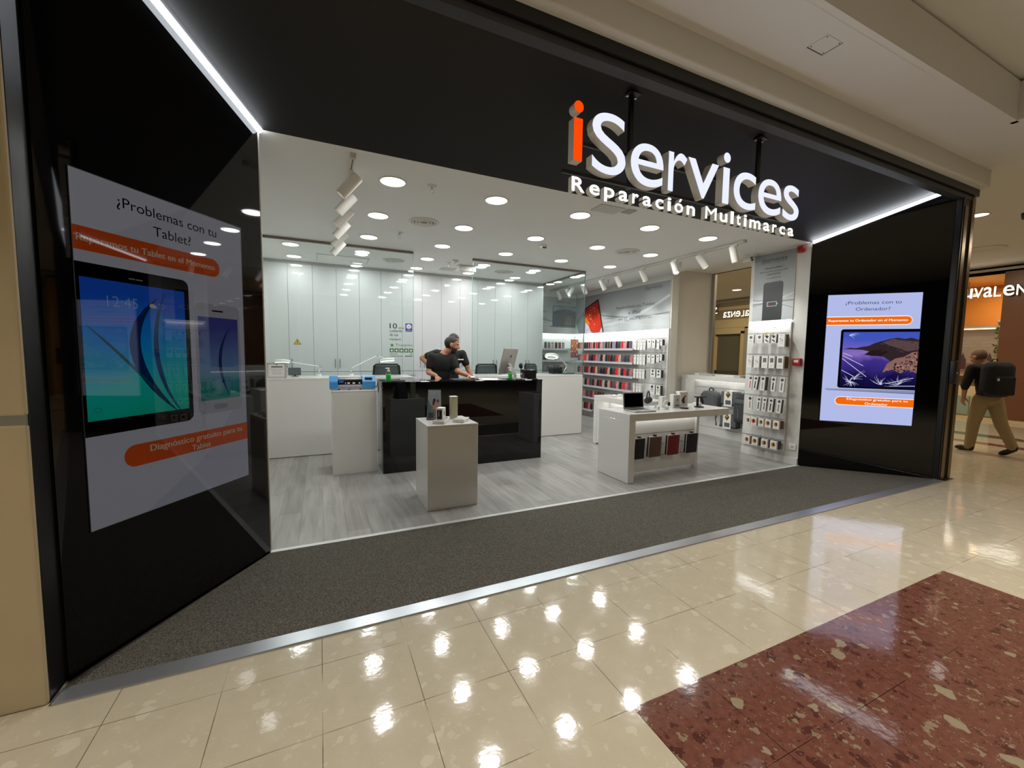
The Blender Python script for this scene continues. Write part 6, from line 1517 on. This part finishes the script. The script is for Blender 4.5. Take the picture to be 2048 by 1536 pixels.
# mirror reflection of the perfume sign, built as glowing letters on the far front
m2_ = thing('shop_sign', 'glowing letters built as the mirror reflection of the perfume sign, beyond the recess window', 'sign', (FX - .04, 11.1, 3.1))
y = 11.62
for ch, w in (('a', .15), ('z', .14), ('N', .17), ('e', .18), ('L', .12), ('a', .16)):
    side_letter(ch, y, y - w, 3.0, 3.22, m2_, FX - .075, EQUI, True, .04); y -= w + .035
m3_ = thing('shop_emblem', 'white arrow emblem on the far front beside the recess window edge', 'sign', (FX - .04, 12.05, 3.4))
pl = Plane2D((FX - .06, 12.2, 3.28), -UY, UZ, -UX, .002)
pl.poly([(0, .12), (.10, .24), (.10, .18), (.06, .12), (.10, .06), (.10, 0)], EQUI, 1).poly([(.14, .24), (.28, .12), (.14, 0), (.14, .08), (.20, .12), (.14, .16)], EQUI, 1).rect(.0, -.09, .3, .035, EQUI, 1)
pl.build('emblem_print', m3_); MB().box(FX - .058, 11.88, 3.15, FX - .031, 12.25, 3.55, mat('emblem_board', (120, 104, 100), .5)).build('emblem_board', m3_)
# corridor ceiling lamps that show
def clamp_(x, y, label, r=.1):
    t = thing('downlight', label, 'downlight', (x, y, LOWZ))
    MB().lathe((x, y, LOWZ), [(r, 0), (r * 1.05, -.005), (r * .9, -.008), (r * .85, 0)], WHITE, 24).build('trim_ring', t); MB().cyl((x, y, LOWZ - .004), (x, y, LOWZ - .002), r * .85, LAMPF, seg=20).build('diffuser', t)
clamp_(9.29, 2.96, 'lit mall downlight just past the dark door frame of the shop', .12)
clamp_(12.85, 9.73, 'lit corridor downlight seen through the recess window', .16)
t = thing('ceiling_speaker', 'small dark ceiling fitting in the corridor beyond the frame', 'ceiling fitting', (10.0, 2.86, LOWZ)); t.location = (9.75, 2.62, LOWZ)
MB().cyl((9.75, 2.62, LOWZ), (9.75, 2.62, LOWZ - .05), .03, DARK).box(9.73, 2.60, LOWZ - .09, 9.80, 2.64, LOWZ - .05, DARK).build('fitting_body', t)
t = thing('air_diffuser', 'round white air vent in the corridor ceiling above the perfume shop', 'air vent', (12.2, 3.75, LOWZ))
MB().lathe((12.2, 3.75, LOWZ), [(.30, 0), (.30, -.01), (.24, -.02), (.22, -.006), (.15, -.02), (.13, -.006), (.06, -.02), (0, -.02)], MALLC, 28).build('vent_rings', t)
t = thing('door_lock', 'black lock box on the dark metal door frame', 'lock', (6.93, 2.32, 1.35))
MB().rbox(6.895, 2.27, 1.20, 6.965, 2.324, 1.475, .008, BLACK).build('lock_case', t); MB().rbox(6.965, 2.285, 1.27, 7.03, 2.322, 1.38, .008, BLACK).build('lock_bolt', t); MB().cyl((6.93, 2.268, 1.33), (6.93, 2.258, 1.33), .012, ALU, seg=14).build('key_cylinder', t)

# ------------------------------------------------------------------ people
def blob(prims, m, voxel, name, parent, smooth_it=6):
    """one continuous skin grown over tapered limbs and rounded masses"""
    mb = MB()
    for p in prims:
        if p[0] == 'c':
            _, a, ra, b_, rb = p; a, b_ = V(a), V(b_)
            mb.cyl(a, b_, ra, m, r1=rb, seg=14); mb.ell(a, (ra, ra, ra), m, None, 12, 8); mb.ell(b_, (rb, rb, rb), m, None, 12, 8)
        else:
            _, c, r, M_ = p; mb.ell(c, r, m, M_, 18, 12)
    me = bpy.data.meshes.new('blob'); me.from_pydata([tuple(v) for v in mb.v], [], mb.f)
    o = bpy.data.objects.new('blob', me); COL.objects.link(o)
    r = o.modifiers.new('r', 'REMESH'); r.mode = 'VOXEL'; r.voxel_size = voxel; r.use_smooth_shade = True
    s_ = o.modifiers.new('s', 'SMOOTH'); s_.factor = .5; s_.iterations = smooth_it
    dg = bpy.context.evaluated_depsgraph_get()
    m2 = bpy.data.meshes.new_from_object(o.evaluated_get(dg)); bpy.data.objects.remove(o); bpy.data.meshes.remove(me)
    m2.materials.clear(); m2.materials.append(m); m2.name = name
    for p in m2.polygons: p.use_smooth = True
    o = bpy.data.objects.new(name, m2); COL.objects.link(o)
    o.parent = parent; o.matrix_parent_inverse = Matrix.Translation(-parent.location)
    return o
def frame3(f, up=V((0, 0, 1))):
    f = V(f).normalized(); r = f.cross(up).normalized(); u = r.cross(f)
    return Matrix((r, f, u)).transposed().to_4x4()
def head_prims(c, f, big=1.0):
    M_ = frame3(f); T = lambda x, y, z: V(c) + M_.to_3x3() @ (V((x, y, z)) * big)
    P = [('e', T(0, -.012, .028), (.074 * big, .096 * big, .088 * big), M_), ('e', T(0, .022, -.035), (.058 * big, .070 * big, .078 * big), M_),
         ('e', T(0, .055, -.085), (.030 * big, .026 * big, .024 * big), M_), ('c', T(0, .086, .012), .010 * big, T(0, .108, -.022), .014 * big),
         ('e', T(0, .078, -.052), (.024 * big, .012 * big, .008 * big), M_), ('e', T(0, .078, -.066), (.022 * big, .012 * big, .008 * big), M_),
         ('e', T(0, .076, .032), (.052 * big, .018 * big, .012 * big), M_)]
    for s_ in (-1, 1):
        P += [('e', T(s_ * .076, -.008, -.005), (.012 * big, .020 * big, .032 * big), M_), ('e', T(s_ * .040, .058, -.02), (.022 * big, .024 * big, .022 * big), M_)]
    return P, T, M_
def hand_prims(w, d, n, curl=.5, side=1):
    """palm, four unequal fingers and a thumb at wrist w, pointing d, palm normal n; side = thumb side"""
    d = V(d).normalized(); n = (V(n) - d * V(n).dot(d)).normalized(); s_ = d.cross(n) * side
    M_ = Matrix((s_, d, n)).transposed().to_4x4(); w = V(w)
    P = [('c', w, .026, w + d * .03, .024), ('e', w + d * .062, (.040, .050, .016), M_)]
    for k, (o, L) in enumerate(((.030, .070), (.010, .080), (-.011, .074), (-.030, .056))):
        a = w + d * (.098 - abs(o) * .25) + s_ * o
        m = a + (d * math.cos(curl * .5) + n * math.sin(curl * .5)) * L * .5
        e = m + (d * math.cos(curl * 1.4) + n * math.sin(curl * 1.4)) * L * .5
        P += [('c', a, .0098, m, .0088), ('c', m, .0088, e, .0075)]
    a = w + d * .035 + s_ * .034; m = a + (d * .55 + s_ * .7 + n * .25).normalized() * .04; e = m + (d * .9 + s_ * .3 + n * .3).normalized() * .032
    P += [('c', a, .013, m, .0115), ('c', m, .0105, e, .009)]
    return P
def shell(c, f, r, keep, m, name, parent, big=1.0, off=(0, -.012, .028)):
    """hair: a cap over the skull, cut along the hairline"""
    M_ = frame3(f); bm = bmesh.new(); bmesh.ops.create_uvsphere(bm, u_segments=36, v_segments=24, radius=1)
    bmesh.ops.delete(bm, geom=[v for v in bm.verts if not keep(v.co.x, v.co.y, v.co.z)], context='VERTS')
    random.seed(9)
    for v in bm.verts: v.co = V((v.co.x * r[0] * big, v.co.y * r[1] * big, v.co.z * r[2] * big)) * random.uniform(.99, 1.015)
    T = Matrix.Translation(V(c) + M_.to_3x3() @ (V(off) * big)) @ M_
    mb = MB(); mb.bm(bm, m, T, True); o = mb.build(name, parent)
    so = o.modifiers.new('thick', 'SOLIDIFY'); so.thickness = .012; so.offset = -1
    return o
EYEW = mat('eye_white', (196, 188, 178), .3)
def conform(body, c, HM, big, keep, th, m, name, parent):
    """short hair that follows the head's own surface"""
    me = body.data; inv = HM.to_3x3().transposed(); idx = {}; vs = []; fs = []
    loc = [inv @ (v.co - V(c)) / big for v in me.vertices]
    nor = [v.normal.copy() for v in me.vertices]
    ok = [(-.14 < l.z < .15 and abs(l.x) < .1 and abs(l.y) < .14 and keep(l.x, l.y, l.z)) for l in loc]
    for p in me.polygons:
        if all(ok[i] for i in p.vertices):
            f = []
            for i in p.vertices:
                if i not in idx:
                    idx[i] = len(vs); vs.append(me.vertices[i].co + nor[i] * th * random.uniform(.8, 1.15))
                f.append(idx[i])
            fs.append(f)
    o = MB().add(vs, fs, m, True).build(name, parent)
    so = o.modifiers.new('thick', 'SOLIDIFY'); so.thickness = th * 1.5; so.offset = -1
    return o
def person(name_label, cat, base, J, shirt, trousers, skin, hairm, sleeve=.7, beard=False, shoes=BLACK, hands=True, bald=False, big=1.0, sleeve_r=None, torso_w=1.0):
    t = thing('person', name_label, cat, base)
    v = {k: V(p) for k, p in J.items()}
    P, T, HM = head_prims(v['head'], J['face'], big)
    P.append(('c', v['neck'], .056, T(0, -.015, -.06), .052))
    mid = (v['shL'] + v['shR']) / 2; sx = (v['shR'] - v['shL']).normalized()
    up_ = (mid - v['pel']).normalized(); fy = up_.cross(sx).normalized() * 1.0
    TM = Matrix((sx, sx.cross(up_) * -1, up_)).transposed().to_4x4()
    w = torso_w
    tor = [('e', mid - up_ * .10, (.165 * w, .105, .17), TM), ('e', mid - up_ * .24, (.150 * w, .10, .16), TM), ('e', v['pel'] + up_ * .12, (.142 * w, .098, .15), TM), ('e', v['pel'], (.158 * w, .11, .12), TM), ('c', mid - up_ * .02, .08, v['neck'], .062),
           ('c', mid - up_ * .035, .07, v['shL'] - up_ * .01, .058), ('c', mid - up_ * .035, .07, v['shR'] - up_ * .01, .058)]
    P += tor
    for s_ in 'LR':
        P += [('c', v['sh' + s_], .052, v['el' + s_], .041), ('c', v['el' + s_], .041, v['wr' + s_], .027)]
        if hands: P += hand_prims(v['wr' + s_], J['hd' + s_], J['hn' + s_], J.get('curl', .6), 1 if s_ == 'L' else -1)
        P += [('c', v['hip' + s_], .085, v['kn' + s_], .055), ('c', v['kn' + s_], .055, v['an' + s_], .038), ('c', v['an' + s_], .038, v['toe' + s_], .03)]
    body = blob(P, skin, .0085, 'body', t, 5)
    G = [(p[0], p[1], tuple(q + .012 for q in p[2]), p[3]) if p[0] == 'e' else ('c', p[1], p[2] + .012, p[3], p[4] + .012) for p in tor]
    G = [g for g in G if not (g[0] == 'c' and (V(g[3]) - v['neck']).length < 1e-6)]
    G.append(('c', mid - up_ * .02, .088, v['neck'] - up_ * .045, .072))
    for s_ in 'LR':
        k = sleeve if s_ == 'L' or sleeve_r is None else sleeve_r
        if k <= 1: G += [('c', v['sh' + s_], .066, v['sh' + s_].lerp(v['el' + s_], k), .060)]
        else: G += [('c', v['sh' + s_], .068, v['el' + s_], .058), ('c', v['el' + s_], .058, v['el' + s_].lerp(v['wr' + s_], k - 1), .046)]
    blob(G, shirt, .011, 'shirt', t, 6)
    G = [('e', v['pel'] - up_ * .02, (.172 * w, .124, .125), TM)]
    for s_ in 'LR': G += [('c', v['hip' + s_], .104, v['kn' + s_], .078), ('c', v['kn' + s_], .078, v['an' + s_], .062)]
    blob(G, trousers, .012, 'trousers', t, 5)
    for s_ in 'LR':
        d = (v['toe' + s_] - v['an' + s_]); d.z = min(d.z, 0) * .6; d.normalize()
        M_ = frame3(d)
        a = v['an' + s_]
        blob([('e', a + V((0, 0, -.01)), (.05, .065, .055), M_), ('e', v['toe' + s_] + V((0, 0, .01)), (.047, .085, .038), M_), ('c', a + V((0, 0, -.035)) - d * .02, .042, v['toe' + s_], .040)], shoes, .009, 'shoe', t, 3)
    for s_ in (-1, 1):
        e = MB().ell(T(s_ * .031, .0765, .012), (.012, .008, .0065), EYEW, HM, 12, 8).ell(T(s_ * .031, .0832, .012), (.0055, .002, .0055), INK, HM, 10, 6).build('eye', t)
    MB().tube([T(-.046, .079, .030), T(-.03, .088, .035), T(-.012, .090, .031)], .005, hairm, 6).tube([T(.012, .090, .031), T(.03, .088, .035), T(.046, .079, .030)], .005, hairm, 6).build('eyebrows', t)
    def hair_at(x, y, z):
        if abs(x) > .067 and -.034 < y < .02 and z < .034: return False
        if y > .052: return z > .078 + (.0 if not bald else .012)
        if y > .016: return z > .036 + (y - .016) * 1.1
        if y > -.004: return z > -.012
        return z > (-.058 if not bald else -.05) + .25 * max(0, abs(x) - .05)
    conform(body, v['head'], HM, big, hair_at, .007 if not bald else .004, hairm, 'hair', t)
    if beard:
        conform(body, v['head'], HM, big, lambda x, y, z: y > .004 and z > -.128 and z < (-.034 if y > .06 else -.016 - (y - .004) * .35) and not (abs(x) < .022 and -.068 < z < -.045 and y > .06) and not (y > .088 and z > -.042), .004, HAIR, 'beard', t)
    return t
# leaning man, back to the entrance, head turned to the computer
person('person in a black t-shirt with a beard, back to the entrance, leaning on the counter', 'person', (1.62, 5.98, 0), dict(
    head=(1.758, 5.90, 1.597), face=(.95, -.22, -.22), neck=(1.655, 5.945, 1.475), shL=(1.475, 5.97, 1.425), shR=(1.765, 5.90, 1.385), elL=(1.425, 5.95, 1.20), wrL=(1.475, 5.72, 1.165), hdL=(.1, -.6, -.45), hnL=(0, -.2, -1),
    elR=(1.815, 5.80, 1.215), wrR=(1.925, 5.63, 1.165), hdR=(.35, -.9, -.25), hnR=(0, -.1, -1), pel=(1.60, 5.99, .95), hipL=(1.51, 6.0, .90), hipR=(1.69, 5.98, .90), knL=(1.49, 6.03, .49), knR=(1.71, 6.02, .49), anL=(1.48, 6.0, .085), anR=(1.72, 5.99, .085), toeL=(1.46, 6.13, .045), toeR=(1.75, 6.12, .045)),
    CLOTHK, NAVY, SKIN, HAIR, .62, True, big=1.05, torso_w=.95)
bp_ = person('person in a black polo shirt behind the leaning one, one elbow out', 'person', (1.86, 6.32, 0), dict(
    head=(1.905, 6.30, 1.66), face=(.05, -.93, -.35), neck=(1.86, 6.34, 1.54), shL=(2.055, 6.33, 1.47), shR=(1.645, 6.33, 1.475), elL=(2.135, 6.27, 1.225), wrL=(2.185, 6.13, 1.05), hdL=(.1, -.3, -.9), hnL=(-1, 0, 0),
    elR=(1.435, 6.42, 1.40), wrR=(1.56, 6.24, 1.22), hdR=(.8, -.1, -.55), hnR=(.3, 1, 0), pel=(1.85, 6.35, .97), hipL=(1.94, 6.35, .92), hipR=(1.76, 6.35, .92), knL=(1.95, 6.33, .50), knR=(1.75, 6.33, .50), anL=(1.96, 6.36, .085), anR=(1.74, 6.36, .085), toeL=(1.99, 6.24, .045), toeR=(1.71, 6.24, .045)),
    CLOTHK, NAVY, SKIN2, HAIR, .62, False, big=1.05)
pl = Plane2D((1.945, 6.207, 1.385), (1, .0, 0), (0, -.12, 1), (0, -1, -.12)); pl.rect(0, 0, .085, .014, CARD, 1)
MB().rbox(1.945, 6.196, 1.372, 2.035, 6.214, 1.39, .003, CARD, seg=1).build('chest_badge', bp_)
cp_ = person('person in black top and khaki trousers with a dark backpack, walking past the perfume shop', 'person', (9.6, 2.72, 0), dict(
    head=(9.60, 2.905, 1.525), face=(.42, .85, -.32), neck=(9.585, 2.82, 1.415), shL=(9.43, 2.915, 1.355), shR=(9.765, 2.725, 1.355), elL=(9.40, 2.965, 1.08), wrL=(9.46, 2.99, .90), hdL=(.12, .12, -.95), hnL=(.8, -.5, 0),
    elR=(9.83, 2.72, 1.09), wrR=(9.86, 2.84, .90), hdR=(.1, .3, -.9), hnR=(-.8, .4, 0), pel=(9.595, 2.755, .905), hipL=(9.525, 2.805, .87), hipR=(9.67, 2.71, .87), knL=(9.575, 2.885, .475), knR=(9.635, 2.60, .475), anL=(9.545, 2.90, .085), anR=(9.60, 2.45, .155), toeL=(9.585, 3.01, .042), toeR=(9.63, 2.535, .05)),
    CLOTHK, KHAKI, SKIN, HAIRB, 1.25, False, shoes=BLACK, bald=True, big=1.06)
RB = Matrix.Translation((9.475, 2.66, 1.19)) @ frame3((.5, .86, 0))
t = thing('backpack', 'dark backpack on the back of the person in khaki trousers', 'backpack', (9.475, 2.6, .93))
MB().rbox(-.20, -.13, -.275, .20, .10, .275, .12, NAVY, seg=6, M=RB).build('bag_body', t)
MB().rbox(-.14, -.155, -.24, .14, -.10, .05, .04, CLOTHK, seg=4, M=RB).build('front_pocket', t)
MB().rbox(-.20, -.04, -.26, .20, .06, .0, .05, CLOTHK, seg=4, M=RB).build('side_pocket', t)
MB().rbox(-.13, -.160, -.02, -.10, -.15, .02, .003, GREYW, seg=1, M=RB).build('bag_tag', t)
MB().tube([RB @ V((-.05, .05, .265)), RB @ V((-.03, .04, .31)), RB @ V((.03, .04, .31)), RB @ V((.05, .05, .265))], .008, NAVY, 6).build('grab_loop', t)
